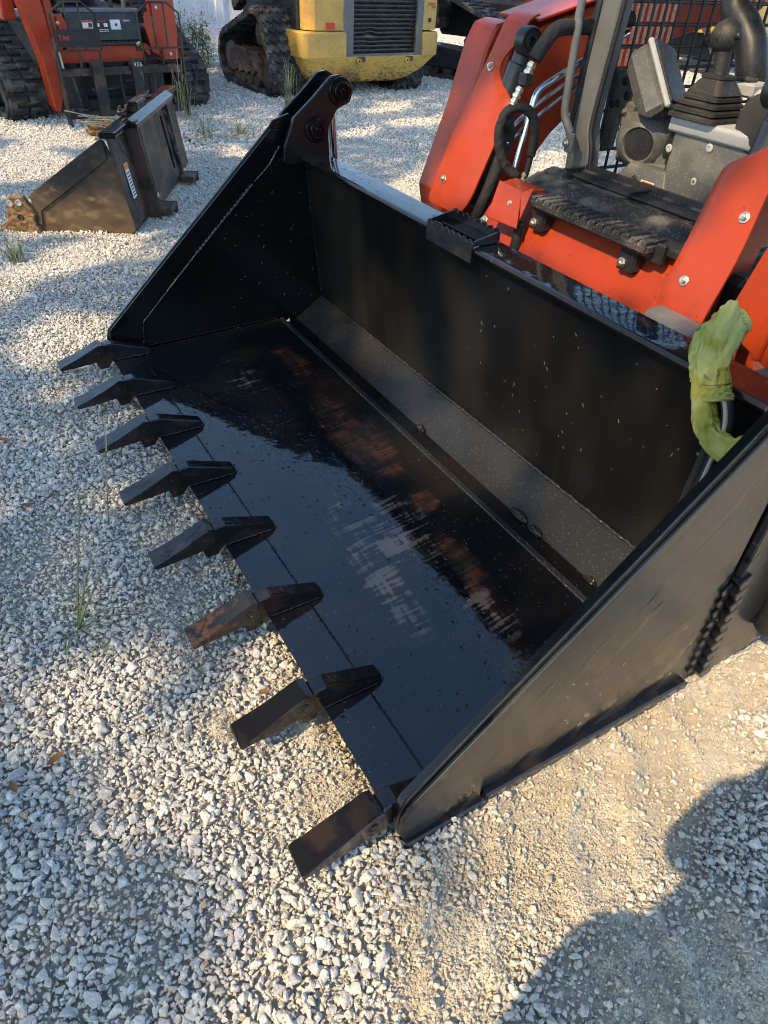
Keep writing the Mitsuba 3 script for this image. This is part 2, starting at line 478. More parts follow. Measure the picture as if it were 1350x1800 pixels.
def lathe(prof, c, axis, n=24):
    """profile of (radius, height) pairs turned about the axis at c"""
    R = rot_to(axis)
    m = trimesh.creation.revolve(np.asarray(prof, float), sections=n)
    return trimesh.Trimesh(m.vertices @ R.T + np.asarray(c, float), m.faces, process=False)


def cyl(a, b, r, ch=0.0015, n=24):
    a, b = np.asarray(a, float), np.asarray(b, float)
    h = np.linalg.norm(b - a)
    return lathe([(0, 0), (r - ch, 0), (r, ch), (r, h - ch), (r - ch, h), (0, h)], a, b - a, n)


def bolt(parent, c, axis, r=0.009, mat='zinc'):
    hexa = [(r * math.cos(k * math.pi / 3), r * math.sin(k * math.pi / 3)) for k in range(6)]
    R = rot_to(axis)
    head = plate(hexa, r * 0.9, np.asarray(c) + R[:, 2] * r * 0.25, R[:, 0], R[:, 1], r * 0.18)
    wash = lathe([(0, 0), (r * 1.35, 0), (r * 1.35, r * 0.22), (r * 1.2, r * 0.3), (0, r * 0.3)], c, axis, 20)
    stud = lathe([(0, 0), (r * 0.5, 0), (r * 0.45, r * 0.35), (0, r * 0.35)], np.asarray(c) + R[:, 2] * r * 1.1, axis, 12)
    obj(parent, 'bolt', cat(wash, head, stud), mat, 30)


def bead(parent, p, r=0.006, mat='black_paint', step=0.006, seed=0, name='weld_bead'):
    """a weld: a wavy rope of small overlapping ripples"""
    p = np.asarray(p, float)
    L = np.linalg.norm(np.diff(p, axis=0), axis=1).sum()
    n = max(4, int(L / step))
    d = np.concatenate([[0], np.cumsum(np.linalg.norm(np.diff(p, axis=0), axis=1))])
    q = np.stack([np.interp(np.linspace(0, d[-1], n), d, p[:, k]) for k in range(3)], 1)
    g = np.random.default_rng(seed + n)
    q += g.normal(0, r * 0.12, q.shape)
    rr = r * (0.8 + 0.25 * np.sin(np.arange(n) * 1.9) + g.normal(0, 0.08, n))
    obj(parent, name, tube(q, np.maximum(rr, r * 0.4), 7, smooth=False), mat, 60)


def text(parent, s, h, o, u, v, mat, name='lettering', depth=0.0008, bold=False):
    m = meshkit.text_mesh(s, h, depth, bold)
    u, v = np.asarray(u, float), np.asarray(v, float)
    u, v = u / np.linalg.norm(u), v / np.linalg.norm(v)
    w = np.cross(u, v)
    V = np.asarray(o, float) + m.vertices @ np.stack([u, v, w])
    return obj(parent, name, trimesh.Trimesh(V, m.faces, process=False), mat, False)


X, Y, Z = np.eye(3)


def yz(poly, x0, x1, b=0.002, holes=()):
    """plate with its outline in (y, z), from x0 to x1"""
    return plate(poly, x1 - x0, (x0, 0, 0), Y, Z, b, holes)

# ================================================================ the ground


def smooth01(a, b, x):
    t = np.clip((x - a) / (b - a), 0, 1)
    return t * t * (3 - 2 * t)


def dust(x, y):
    """how far the stones give way to packed dust"""
    nz = meshkit.fbm(np.stack([x * 7, y * 7, 0 * x], -1), 3, 4) - 0.5
    d = np.zeros_like(x)
    for cx, cy, rx, ry in ((2.13, 0.36, 0.17, 0.42), (2.55, 0.24, 0.30, 0.27), (1.67, -0.02, 0.14, 0.07), (1.86, -0.05, 0.07, 0.09), (2.06, 0.85, 0.07, 0.30), (1.62, -0.18, 0.06, 0.05), (2.2, -0.02, 0.12, 0.12)):
        d = np.maximum(d, 1.25 - ((x - cx) / rx) ** 2 - ((y - cy) / ry) ** 2)
    return np.clip(d + nz * 1.6, 0, 1)


def relief(x, y):
    """height of the ground over its level: gentle swells, tyre-lug ridges where it is dusty"""
    h = (meshkit.fbm(np.stack([x * 1.6, y * 1.6, 0 * x], -1), 3, 1) - 0.5) * 0.045
    h += (meshkit.fbm(np.stack([x * 9, y * 9, 0 * x], -1), 3, 2) - 0.5) * 0.022
    d = dust(x, y)
    w = (meshkit.fbm(np.stack([x * 5, y * 5, 0 * x], -1), 3, 8) - 0.5) * 0.16
    ph = (x * 0.55 + y * 0.84 + w) / 0.13
    ridge = np.abs((ph % 1.0) - 0.5) * 2
    h += d * (np.clip(ridge - 0.6, 0, 0.4) * 0.035 + (meshkit.fbm(np.stack([x * 30, y * 30, 0 * x], -1), 3, 5) - 0.5) * 0.016)
    r = np.maximum(np.maximum(np.maximum(-1.2 - x, x - 3.0), np.maximum(-1.15 - y, y - 2.2)), 0)
    under = smooth01(-0.02, 0.05, y) * smooth01(2.01, 1.97, x) * smooth01(-0.05, 0.0, x)
    h = np.where(under > 0, np.minimum(h, h * (1 - under) - 0.02 * under), h)
    return h * np.clip(1 - r / 0.5, 0.0, 1)


def sheet(xs, ys, fn):
    gx, gy = np.meshgrid(xs, ys, indexing='ij')
    V = np.stack([gx, gy, fn(gx, gy)], -1).reshape(-1, 3)
    n, m = len(xs), len(ys)
    i, j = np.meshgrid(np.arange(n - 1), np.arange(m - 1), indexing='ij')
    a = i * m + j
    q = np.stack([a, a + m, a + m + 1, a + 1], -1).reshape(-1, 4)
    return trimesh.Trimesh(V, np.vstack([q[:, [0, 1, 2]], q[:, [0, 2, 3]]]), process=False)


def axis_steps(lo, hi, a, b, fine, far):
    s = np.arange(a, b, fine)
    g1 = [a]
    st = fine
    while g1[-1] > lo:
        st *= far
        g1.append(g1[-1] - st)
    g2 = [b]
    st = fine
    while g2[-1] < hi:
        st *= far
        g2.append(g2[-1] + st)
    return np.concatenate([np.array(g1[:0:-1]), s, np.array(g2)])


xs = axis_steps(-80, 60, -1.0, 2.75, 0.008, 1.35)
ys = axis_steps(-60, 90, -0.95, 1.25, 0.008, 1.35)
gm_ = sheet(xs, ys, lambda x, y: GZ - 0.004 + relief(x, y))
gd_ = dust(gm_.vertices[:, 0], gm_.vertices[:, 1])
scene['ground'] = mikit.ply(gm_, 'soil', smooth=True, uv=np.stack([gd_, 0 * gd_], -1))
labels['ground'] = {'label': 'pale tan packed dust under the gravel of the yard', 'category': 'ground', 'kind': 'structure'}

# stones: a few angular prototypes, scattered; uv carries a random number and how dusty the stone is


def hull_stone(n, seed):
    g = np.random.default_rng(seed)
    p = g.normal(size=(n, 3))
    p /= np.linalg.norm(p, axis=1, keepdims=True)
    p = p * g.uniform(0.82, 1.05, (n, 1))
    m = trimesh.convex.convex_hull(p)
    return np.array(m.vertices), np.array(m.faces)


def worn(vf, t=0.2):
    """the stone with its corners worn off"""
    v, f = vf
    e = np.unique(np.sort(np.vstack([f[:, [0, 1]], f[:, [1, 2]], f[:, [2, 0]]]), 1), axis=0)
    m = trimesh.convex.convex_hull(np.vstack([v[e[:, 0]] * (1 - t) + v[e[:, 1]] * t, v[e[:, 1]] * (1 - t) + v[e[:, 0]] * t]))
    return np.array(m.vertices), np.array(m.faces)


def scatter(px, py, pz, rad, dusty, protos, g, flat=(0.55, 0.95)):
    V, F, U, at = [], [], [], 0
    n = len(px)
    which = g.integers(0, len(protos), n)
    ang = g.uniform(0, 2 * np.pi, (n, 3))
    sx, sy, sz = g.uniform(0.85, 1.35, n), g.uniform(0.75, 1.0, n), g.uniform(*flat, n)
    tilt = ang[:, 1] * 0.10
    u = g.random(n)
    for k, (v, f) in enumerate(protos):
        w = np.nonzero(which == k)[0]
        if not len(w):
            continue
        a = ang[w, 2][:, None]
        # own spin about z first, then flattening, then tilt, then heading
        x, y, z = v[:, 0][None], v[:, 1][None], v[:, 2][None]
        s = ang[w, 0][:, None]
        x, y = x * np.cos(s) - y * np.sin(s), x * np.sin(s) + y * np.cos(s)
        x, y, z = x * sx[w][:, None], y * sy[w][:, None], z * sz[w][:, None]
        t = tilt[w][:, None]
        x, z = x * np.cos(t) - z * np.sin(t), x * np.sin(t) + z * np.cos(t)
        x, y = x * np.cos(a) - y * np.sin(a), x * np.sin(a) + y * np.cos(a)
        P = np.stack([x, y, z], -1) * rad[w][:, None, None] + np.stack([px[w], py[w], pz[w]], -1)[:, None]
        V.append(P.reshape(-1, 3))
        F.append((f[None] + (at + np.arange(len(w)) * len(v))[:, None, None]).reshape(-1, 3))
        U.append(np.repeat(np.stack([u[w], dusty[w]], -1), len(v), 0))
        at += len(w) * len(v)
    return np.vstack(V), np.vstack(F), np.vstack(U)


def jitter_grid(x0, x1, y0, y1, sp, g):
    a, b = np.meshgrid(np.arange(x0, x1, sp), np.arange(y0, y1, sp * 0.87), indexing='ij')
    a = a + (np.arange(a.shape[1]) % 2)[None] * sp / 2
    return (a + g.uniform(-0.42, 0.42, a.shape) * sp).ravel(), (b + g.uniform(-0.42, 0.42, b.shape) * sp).ravel()


SMALL = [hull_stone(n, 30 + n * 3 + k) for k, n in enumerate((8, 8, 9, 9, 10, 10))]
BIG = [worn(hull_stone(n, 130 + n * 3 + k)) for k, n in enumerate((8, 8, 9, 9, 9, 10, 10, 10, 11, 12))]


def near_zone(x, y):
    a = (x > -1.0) & (x < 2.75) & (y > -0.98) & (y < 0.04)
    b = (x > 2.0) & (x < 2.9) & (y >= 0.0) & (y < 2.0)
    c = (x > -1.0) & (x < -0.02) & (y >= 0.0) & (y < 1.2)
    return (a | b | c) & (y > -0.645 + (1.935 - x) * 0.139 - 0.22)


def near_gravel():
    g = np.random.default_rng(11)
    parts = []
    for sp, rmed, rs, prob, lift, big in ((0.0097, 0.0058, 0.30, 1.0, 0.002, 0), (0.0156, 0.0080, 0.27, 1.0, 0.004, 1), (0.055, 0.0125, 0.17, 0.6, 0.005, 2), (0.0075, 0.0026, 0.35, 0.8, 0.001, 3)):
        x, y = jitter_grid(-1.0, 2.9, -0.98, 2.0, sp, g)
        k = near_zone(x, y)
        x, y = x[k], y[k]
        d = dust(x, y)
        # patches of finer and coarser stone
        co = meshkit.fbm(np.stack([x * 2.3, y * 2.3, 0 * x], -1), 2, 21)
        keep = g.random(len(x)) < prob * ((1 - (0.72, 0.86, 0.80)[big] * d) * (1.0 if big == 0 else np.clip(0.5 + 1.6 * (co - 0.25), 0.35, 1.0)) if big < 3 else np.clip(d * 1.6 - 0.2, 0, 1))
        x, y, d, co = x[keep], y[keep], d[keep], co[keep]
        r = np.minimum(rmed * np.exp(g.normal(0, rs, len(x))), 0.024) * (1 - 0.25 * d)
        z = GZ + relief(x, y) + r * (0.30 - 0.45 * d) + lift
        parts.append(scatter(x, y, z, r, np.clip(d * 0.9 + g.uniform(0, 0.25, len(x)), 0, 1), BIG if big in (1, 2) else SMALL, g))
    V, F, U, at = [], [], [], 0
    for v, f, u in parts:
        V.append(v), F.append(f + at), U.append(u)
        at += len(v)
    return np.vstack(V), np.vstack(F), np.vstack(U)


v_, f_, u_ = near_gravel()
N_NEAR = len(f_)
scene['near_stones'] = {'type': 'shapegroup', 'stones': mikit.ply((v_, f_), 'stone', smooth=True, uv=u_)}
print('near stone triangles', N_NEAR)
scene['gravel__001'] = {'type': 'instance', 'group': {'type': 'ref', 'id': 'near_stones'}}
labels['gravel'] = {'label': 'loose pale grey crushed limestone gravel spread over the yard', 'category': 'gravel', 'kind': 'stuff'}

FARP = [hull_stone(n, 70 + n * 5 + k) for k, n in enumerate((7, 8, 9, 10))]


def tile(kind, seed, sp, rmed):
    g = np.random.default_rng(seed)
    x, y = jitter_grid(-0.5, 0.5, -0.5, 0.5, sp, g)
    r = np.minimum(rmed * np.exp(g.normal(0, 0.30, len(x))), 0.028)
    z = r * 0.3 + (meshkit.fbm(np.stack([x * 6, y * 6, 0 * x + seed], -1), 2, 3) - 0.5) * 0.014
    v, f, u = scatter(x, y, z, r, g.uniform(0, 0.3, len(x)), FARP, g)
    scene[kind] = {'type': 'shapegroup', 'stones': mikit.ply((v, f), 'stone', smooth=False, uv=u)}


for k_ in range(3):
    tile(f'mid_stones_{k_}', 40 + k_, 0.0150, 0.0086)
    tile(f'far_stones_{k_}', 50 + k_, 0.026, 0.0145)
inst = 1
g_ = np.random.default_rng(5)
for ix in range(-12, 3):
    for iy in range(-2, 14):
        cx, cy = ix + 0.5, iy + 0.5
        # the wedge of yard in front of the photograph's viewpoint
        w = np.array([cx, cy]) - CAM[:2]
        fwd, lat = w @ np.array([-0.84, 0.543]), w @ np.array([0.543, 0.84])
        if fwd < 1.0 or abs(lat) > 0.62 * fwd + 1.1 or fwd > 14.5:
            continue
        if (iy == -1 and ix >= -1) or (ix, iy) in ((-1, 0), (0, 0), (1, 0)) or (ix >= 2 and iy < 2):   # the unique near stones, and under the bucket
            continue
        near = fwd < 6.0
        inst += 1
        a = int(g_.integers(0, 4)) * 90
        scene[f'gravel__{inst:03d}'] = {'type': 'instance', 'group': {'type': 'ref', 'id': f"{'mid' if near else 'far'}_stones_{int(g_.integers(0, 3))}"},
                                        'to_world': T().translate([cx, cy, GZ - 0.002]).rotate([0, 0, 1], a)}

# ================================================================ the black bucket
W = 2.0
B = thing('loader_bucket', 'freshly painted glossy black toothed loader bucket in the foreground', 'loader bucket')
# floor: cutting edge, floor plate, low channel, sloped plate, back wall
obj(B, 'cutting_edge', yz([(0.0, 0.0), (0.10, 0.0), (0.10, -0.024), (0.022, -0.024)], 0.004, 1.984, 0.0015), 'floor_paint')
obj(B, 'floor_plate', sheet(np.linspace(0.012, 1.972, 160), np.linspace(0.1025, 0.66, 50),
    lambda x, y: 0.001 + 0.02 * np.clip((y - 0.10) / 0.56, 0, 1) + (meshkit.fbm(np.stack([x * 3, y * 3, 0 * x], -1), 2, 6) - 0.5) * 0.0022), 'floor_paint', True, label='glossy black bucket floor with rust showing through worn streaks')
obj(B, 'floor_base', yz([(0.1025, -0.024), (0.68, -0.01), (0.68, 0.005), (0.1025, -0.012)], 0.004, 1.984, 0), 'black_paint')
bead(B, [(0.02, 0.101, 0.0005), (1.96, 0.101, 0.0005)], 0.0028, 'black_paint', 0.006, 3)
obj(B, 'rear_edge_bar', yz([(0.662, -0.01), (0.678, -0.01), (0.678, 0.022), (0.674, 0.026), (0.662, 0.0255)], 0.012, 1.972, 0.002), 'slope_paint')
bead(B, [(0.03, 0.6605, 0.0225), (1.96, 0.6605, 0.0225)], 0.004, 'slope_paint', 0.006, 4)
obj(B, 'channel_plate', yz([(0.670, -0.004), (0.742, -0.004), (0.742, 0.004), (0.670, 0.004)], 0.005, 1.979, 0), 'floor_paint')
obj(B, 'sloped_plate', yz([(0.737, 0.002), (0.853, 0.078), (0.857, 0.066), (0.745, -0.006)], 0.0, 1.98, 0), 'slope_paint')
obj(B, 'back_wall', yz([(0.853, 0.078), (0.788, 0.604), (0.80, 0.604), (0.866, 0.078)], 0.0, 1.98, 0), 'wall_paint')
bead(B, [(0.03, 0.849, 0.081), (1.96, 0.849, 0.081)], 0.006, 'slope_paint', 0.007, 5)
obj(B, 'top_flange', yz([(0.757, 0.603), (0.760, 0.597), (0.768, 0.597), (0.770, 0.6035), (0.838, 0.6055), (0.844, 0.560), (0.852, 0.560), (0.850, 0.611), (0.845, 0.6155), (0.765, 0.613), (0.758, 0.609)], 0.045, 1.945, 0.001), 'floor_paint')
# blobs of weld and mud-like paint runs in the channel
for x, y, s in ((0.93, 0.738, 0.016), (1.42, 0.740, 0.022), (1.49, 0.738, 0.017), (1.70, 0.737, 0.013)):
    m = trimesh.creation.icosphere(3, s)
    v = m.vertices * [1.5, 0.55, 0.45]
    v += m.vertex_normals * ((meshkit.fbm(m.vertices * 160 + x * 9, 3, 2) - 0.5)[:, None] * 0.016)
    obj(B, 'weld_lump', trimesh.Trimesh(v + [x, y, 0.010], m.faces), 'tooth_paint', True)

SIDE = [(0.0, 0.038), (0.012, 0.091), (0.660, 0.697), (0.676, 0.717), (0.735, 0.735), (0.865, 0.60), (0.870, 0.05), (0.79, -0.03), (0.19, -0.028), (0.03, -0.01)]
STRIP = [(0.006, 0.036), (0.014, 0.089), (0.662, 0.694), (0.690, 0.690), (0.640, 0.590), (0.581, 0.531), (0.133, 0.105), (0.122, 0.020), (0.01, 0.018)]


def ear(x, flip, lbl):
    inner = fillet([(0.690, 0.585), (0.694, 0.645), (0.731, 0.728), (0.803, 0.785), (0.872, 0.846), (0.905, 0.850), (0.940, 0.833), (0.956, 0.800), (0.946, 0.768), (0.895, 0.748), (0.862, 0.690), (0.868, 0.590)], 0.016)
    outer = fillet([(0.655, 0.600), (0.690, 0.665), (0.731, 0.728), (0.803, 0.785), (0.872, 0.846), (0.905, 0.850), (0.940, 0.833), (0.956, 0.800), (0.946, 0.768), (0.895, 0.748), (0.862, 0.690), (0.868, 0.590)], 0.016)
    s = -1 if flip else 1
    a, b = sorted((x, x + s * 0.018))
    e = obj(B, 'ear_plate', yz(inner, a, b, 0.003), 'wall_paint', label=lbl)
    a, b = sorted((x - s * 0.098, x - s * 0.080))
    obj(B, 'ear_plate', yz(outer, a, b, 0.003), 'black_paint')
    for (y, z, r) in ((0.905, 0.802, 0.036), (0.811, 0.692, 0.034)):
        f = x + s * 0.018
        obj(B, 'pin_boss', lathe([(0, 0), (r * 1.22, 0), (r * 1.22, 0.006), (r * 1.15, 0.009), (r * 0.85, 0.010), (r * 0.85, 0.020), (r * 0.78, 0.023), (r * 0.55, 0.023), (r * 0.52, 0.016), (r * 0.34, 0.016), (r * 0.32, 0.021), (r * 0.16, 0.022), (r * 0.14, 0.014), (0, 0.014)], (f, y, z), (s, 0, 0), 32), 'black_paint', 40)
        obj(B, 'pin_tube', cyl((x - s * 0.081, y, z), (x + s * 0.001, y, z), r * 0.8, 0.001), 'black_paint')


ear(0.030, False, 'pin ear plate at the far top corner of the bucket')
ear(W - 0.030, True, None)
obj(B, 'side_plate', yz(SIDE, -0.012, 0.0, 0.002), 'black_paint', label='far black side plate seen from its inner face')
obj(B, 'cutter_strip', yz(STRIP, 0.0015, 0.011, 0.002), 'black_paint')
bead(B, [(0.012, 0.124, 0.022), (0.012, 0.135, 0.102), (0.012, 0.36, 0.320)], 0.0045, 'tooth_paint', 0.005, 7)
bead(B, [(0.013, 0.36, 0.320), (0.014, 0.583, 0.528)], 0.0085, 'tooth_paint', 0.005, 8)
bead(B, [(0.013, 0.590, 0.533), (0.012, 0.652, 0.585), (0.012, 0.690, 0.640)], 0.0055, 'tooth_paint', 0.005, 9)
bead(B, [(0.002, 0.13, 0.006), (0.002, 0.66, 0.022)], 0.0035, 'black_paint', 0.006, 10)
bead(B, [(0.003, 0.853, 0.08), (0.003, 0.79, 0.60)], 0.005, 'black_paint', 0.006, 11)
obj(B, 'gusset', yz([(0.60, 0.50), (0.69, 0.60), (0.775, 0.60), (0.79, 0.54), (0.70, 0.53)], 0.002, 0.012, 0.002), 'black_paint')
# the near side: plate, cutter strip outside, wear bars below
NSIDE = [(-0.004, 0.0), (-0.002, 0.050), (0.012, 0.091), (0.660, 0.705), (0.676, 0.722), (0.735, 0.738), (0.742, 0.27), (0.772, -0.052), (0.30, -0.040), (0.02, -0.040)]
obj(B, 'side_plate', yz(NSIDE, 1.982, 1.996, 0.002), 'side_paint', label='near side plate whose outer face shows dripped black paint')
obj(B, 'cutter_strip', yz([(-0.004, 0.0), (-0.002, 0.050), (0.020, 0.082), (0.668, 0.690), (0.70, 0.692), (0.676, 0.572), (0.309, 0.235), (0.174, 0.106), (0.178, 0.0), (0.18, -0.042), (0.02, -0.050)], 1.9965, 2.004, 0.002), 'side_paint')
obj(B, 'edge_trim', yz([(-0.0045, 0.050), (0.0100, 0.0925), (0.6585, 0.7065), (0.6560, 0.7090), (0.0065, 0.0945), (-0.0085, 0.050)], 1.981, 1.997, 0.001), 'black_paint')
obj(B, 'wear_bar', yz([(0.012, -0.055), (0.178, -0.055), (0.180, -0.036), (0.012, -0.034)], 1.985, 2.016, 0.004), 'tooth_paint')
obj(B, 'wear_bar', yz([(0.188, -0.047), (0.70, -0.057), (0.742, -0.050), (0.742, -0.032), (0.188, -0.024)], 1.985, 2.014, 0.004), 'tooth_paint')
obj(B, 'rear_side_plate', yz([(0.765, 0.76), (0.765, 0.27), (0.806, -0.05), (0.95, -0.052), (1.06, -0.02), (1.10, 0.1), (1.08, 0.74)], 1.990, 2.006, 0.003), 'side_paint', label='rear half of the near side plate behind the grip teeth')
obj(B, 'jaw_plate', yz([(0.735, 0.74), (0.743, 0.27), (0.770, 0.27), (0.77, 0.76)], 1.955, 1.968, 0.002), 'black_paint')
for k in range(10):
    t = k / 9
    y0, z0 = 0.748 + t * 0.028, 0.262 - t * 0.292
    R = np.array([[1, 0, 0], [0, math.cos(0.5), -math.sin(0.5)], [0, math.sin(0.5), math.cos(0.5)]])
    obj(B, 'grip_tooth', box((1.998, y0 + 0.026, z0), (0.034, 0.034, 0.025), 0.0022, R), 'tooth_paint')
    if k < 9:
        obj(B, 'grip_tooth', box((1.990, y0 - 0.006, z0 - 0.016), (0.026, 0.030, 0.024), 0.002, R), 'black_paint')
# moldboard behind the wall, and the two lift cylinders of the clam
obj(B, 'rear_moldboard', yz([(0.868, 0.0), (0.905, 0.02), (0.935, 0.35), (0.905, 0.585), (0.89, 0.585), (0.92, 0.35), (0.89, 0.03)], -0.01, 1.95, 0.002), 'black_paint')
obj(B, 'coupler_bar', box((1.0, 0.985, 0.30), (1.0, 0.09, 0.24), 0.01), 'cylinder_black')
for s_, x_ in ((1, -0.032), (-1, W + 0.032)):
    cy_ = obj(B, 'lift_cylinder', cyl((x_, 0.955, 0.05), (x_, 0.935, 0.47), 0.034, 0.003), 'cylinder_black')
    obj(cy_, 'rod', cyl((x_, 0.935, 0.47), (x_, 0.908, 0.80), 0.0145, 0.001), 'chrome')
# serrated grip step on the flange
st = obj(B, 'grip_step', box((0.953, 0.810, 0.6185), (0.204, 0.046, 0.006), 0.002), 'black_paint', label='serrated black grip step bolted on the top flange')


def scallop(x0, x1, z0, z1, n, a):
    p = [(x0, z0), (x1, z0)]
    t = np.linspace(0, 1, n * 8 + 1)[::-1]
    return p + [(x0 + (x1 - x0) * k, z1 + a * (abs(math.sin(k * n * math.pi)) ** 0.6)) for k in t]


obj(st, 'serrated_edge', plate(scallop(0.848, 1.056, 0.574, 0.622, 8, 0.010), 0.005, (0, 0.756, 0), X, Z, 0.001), 'tooth_paint')
obj(st, 'serrated_edge', plate(scallop(0.848, 1.056, 0.614, 0.640, 8, 0.010), 0.005, (0, 0.838, 0), X, Z, 0.001), 'tooth_paint')
for x in (0.849, 1.050):
    obj(st, 'end_plate', yz([(0.753, 0.596), (0.753, 0.615), (0.836, 0.617), (0.836, 0.644), (0.757, 0.628)], x, x + 0.006, 0.001), 'tooth_paint')
# teeth
xs_t = 0.0374 + 0.2758 * np.arange(8)
xs_t[7] = 1.962
AD = fillet([(-0.062, 0.014), (-0.062, 0.036), (-0.034, 0.052), (-0.020, 0.0625), (0.006, 0.064), (0.060, 0.046), (0.124, 0.024), (0.134, 0.020), (0.137, 0.002), (0.02, 0.001), (-0.004, -0.002), (-0.02, -0.024), (-0.05, -0.026)], 0.0035)
tl = {5: 'sixth tooth from the far end with bare orange rust on its tip', 7: 'largest nearest tooth with brown scuffed steel'}
for k, x in enumerate(xs_t):
    a = obj(B, 'tooth_adapter', yz(AD, x - 0.0185, x + 0.0185, 0.003), 'tooth_paint')
    obj(a, 'cast_pad', yz([(0.010, 0.0632), (0.046, 0.0512), (0.047, 0.0532), (0.011, 0.0652)], x - 0.012, x + 0.012, 0.0008), 'tooth_paint')
    # the tooth: a wedge, its top dished, a little wider at the tip
    g = np.random.default_rng(60 + k)
    top = np.array([(-0.026, 0.065), (-0.040, 0.0685), (-0.064, 0.0575), (-0.092, 0.0445), (-0.120, 0.0325), (-0.148, 0.0225), (-0.173, 0.0145), (-0.181, 0.011)])
    bot = np.array([(-0.024, -0.034 + 0.048), (-0.048, 0.009), (-0.072, 0.006), (-0.10, 0.004), (-0.13, 0.002), (-0.158, 0.001), (-0.176, 0.000), (-0.181, 0.003)])
    hw = np.array([0.0240, 0.0245, 0.0250, 0.0258, 0.0268, 0.0278, 0.0286, 0.0282]) * (1.08 if k == 7 else 1.0)
    ch = 0.0014
    secs = []
    for (yt, zt), (yb, zb), h in zip(top, bot, hw):
        zt2 = max(zt, zb + 0.004)
        secs.append([(x - h, yb, zb + ch), (x - h + ch, yb, zb), (x + h - ch, yb, zb), (x + h, yb, zb + ch), (x + h, yt, zt2 - ch), (x + h - ch, yt, zt2), (x - h + ch, yt, zt2), (x - h, yt, zt2 - ch)])
    V = np.array(secs).reshape(-1, 3)
    V += g.normal(0, 0.0004, V.shape)
    F = []
    for i in range(len(secs) - 1):
        for j in range(8):
            p, q = i * 8 + j, i * 8 + (j + 1) % 8
            F += [(p, q + 8, q), (p, p + 8, q + 8)]
    F += [(0, j, j + 1) for j in range(1, 7)] + [((len(secs) - 1) * 8, (len(secs) - 1) * 8 + j + 1, (len(secs) - 1) * 8 + j) for j in range(1, 7)]
    tm = trimesh.Trimesh(V, F, process=False)
    to = obj(a, 'tooth', tm, 'rust_tooth' if k == 5 else 'tooth_paint', 16, label=tl.get(k))
    ph_ = obj(a, 'pin_hole', lathe([(0, 0), (0.0095, 0), (0.0095, 0.0020), (0.0072, 0.0020), (0.0066, 0.0006), (0, 0.0006)], (x + hw[1] * 0.99, -0.046, 0.038), (1, 0, 0), 16), 'tooth_paint')
    obj(a, 'pin', cyl((x + hw[1] * 0.99, -0.046, 0.038), (x + hw[1] * 0.99 + 0.0012, -0.046, 0.038), 0.0058, 0.0003, 12), 'black_print')
    bead(a, [(x - 0.0205, 0.0, 0.003), (x - 0.0200, 0.134, 0.004), (x - 0.012, 0.139, 0.005), (x + 0.012, 0.139, 0.005), (x + 0.0200, 0.134, 0.004), (x + 0.0205, 0.0, 0.003)], 0.0032, 'tooth_paint', 0.006, 30 + k)
# clam hose down the inside of the near corner
for j, (o, m) in enumerate((((0, 0, 0), 'hose_rubber'), ((0.019, -0.004, 0.0), 'hose_rubber'))):
    P = np.array([(1.848, 0.752, 0.525), (1.840, 0.760, 0.473), (1.837, 0.763, 0.42), (1.833, 0.767, 0.36), (1.832, 0.775, 0.30), (1.834, 0.79, 0.22)]) + o
    h = obj(B, 'hose', tube(P, 0.0105, 12), m, True)
    if j:
        S = P + np.array([0.004, -0.0090, 0.0])
        obj(h, 'lay_line', tube(S, 0.0042, 6), 'hose_stripe', True)
H2 = np.array([(1.812, 0.746, 0.635), (1.840, 0.744, 0.602), (1.858, 0.742, 0.577), (1.867, 0.742, 0.548), (1.862, 0.745, 0.52)])
h = obj(B, 'hose', tube(H2, 0.0115, 12), 'hose_rubber', True)
obj(h, 'lay_line', tube(H2 + np.array([0.003, -0.0100, 0.0]), 0.0045, 6), 'hose_stripe', True)
# grass clippings stuck to the wet paint
g_ = np.random.default_rng(77)
cl = []
for k in range(110):
    w = g_.random()
    if w < 0.45:
        x, z = g_.uniform(1.0, 1.9), g_.uniform(0.12, 0.55)
        p = np.array([x, 0.850 - (z - 0.08) * 0.124 - 0.0008, z])
        d = np.array([g_.normal(0, 0.5), 0, 1])
        d[1] = -0.124 * d[2]
    elif w < 0.8:
        y, z = g_.uniform(0.45, 0.82), g_.uniform(0.08, 0.5)
        p = np.array([0.0008, y, z])
        d = np.array([0, g_.normal(), g_.normal() + 0.6])
    else:
        y, z = g_.uniform(0.35, 0.72), g_.uniform(0.0, 0.2)
        p = np.array([1.9968, y, z])
        d = np.array([0, 1 + g_.normal(0, 0.2), 0.8])
    d = d / np.linalg.norm(d) * g_.uniform(0.0012, 0.0050)
    e = np.array([0, g_.normal(0, 0.0006), g_.normal(0, 0.0006)])
    cl.append(tube([p - d, p + e, p + d], 0.0004, 3, 3, smooth=False))
labels[obj(B, 'clippings', cat(*cl), 'straw', False)] = {'kind': 'stuff'}
obj(B, 'paint_chip', plate([(0, 0), (0.020, 0.004), (0.012, 0.016)], 0.002, (0.062, 0.668, 0.028), (1, 0.2, 0.15), (0, 0.5, 1), 0), 'white_print')

# ================================================================ cloth sleeve round the hoses
C_ = thing('cloth_sleeve', 'worn yellow-green cloth sleeve wrapped round the hoses at the bucket corner', 'cloth sleeve')


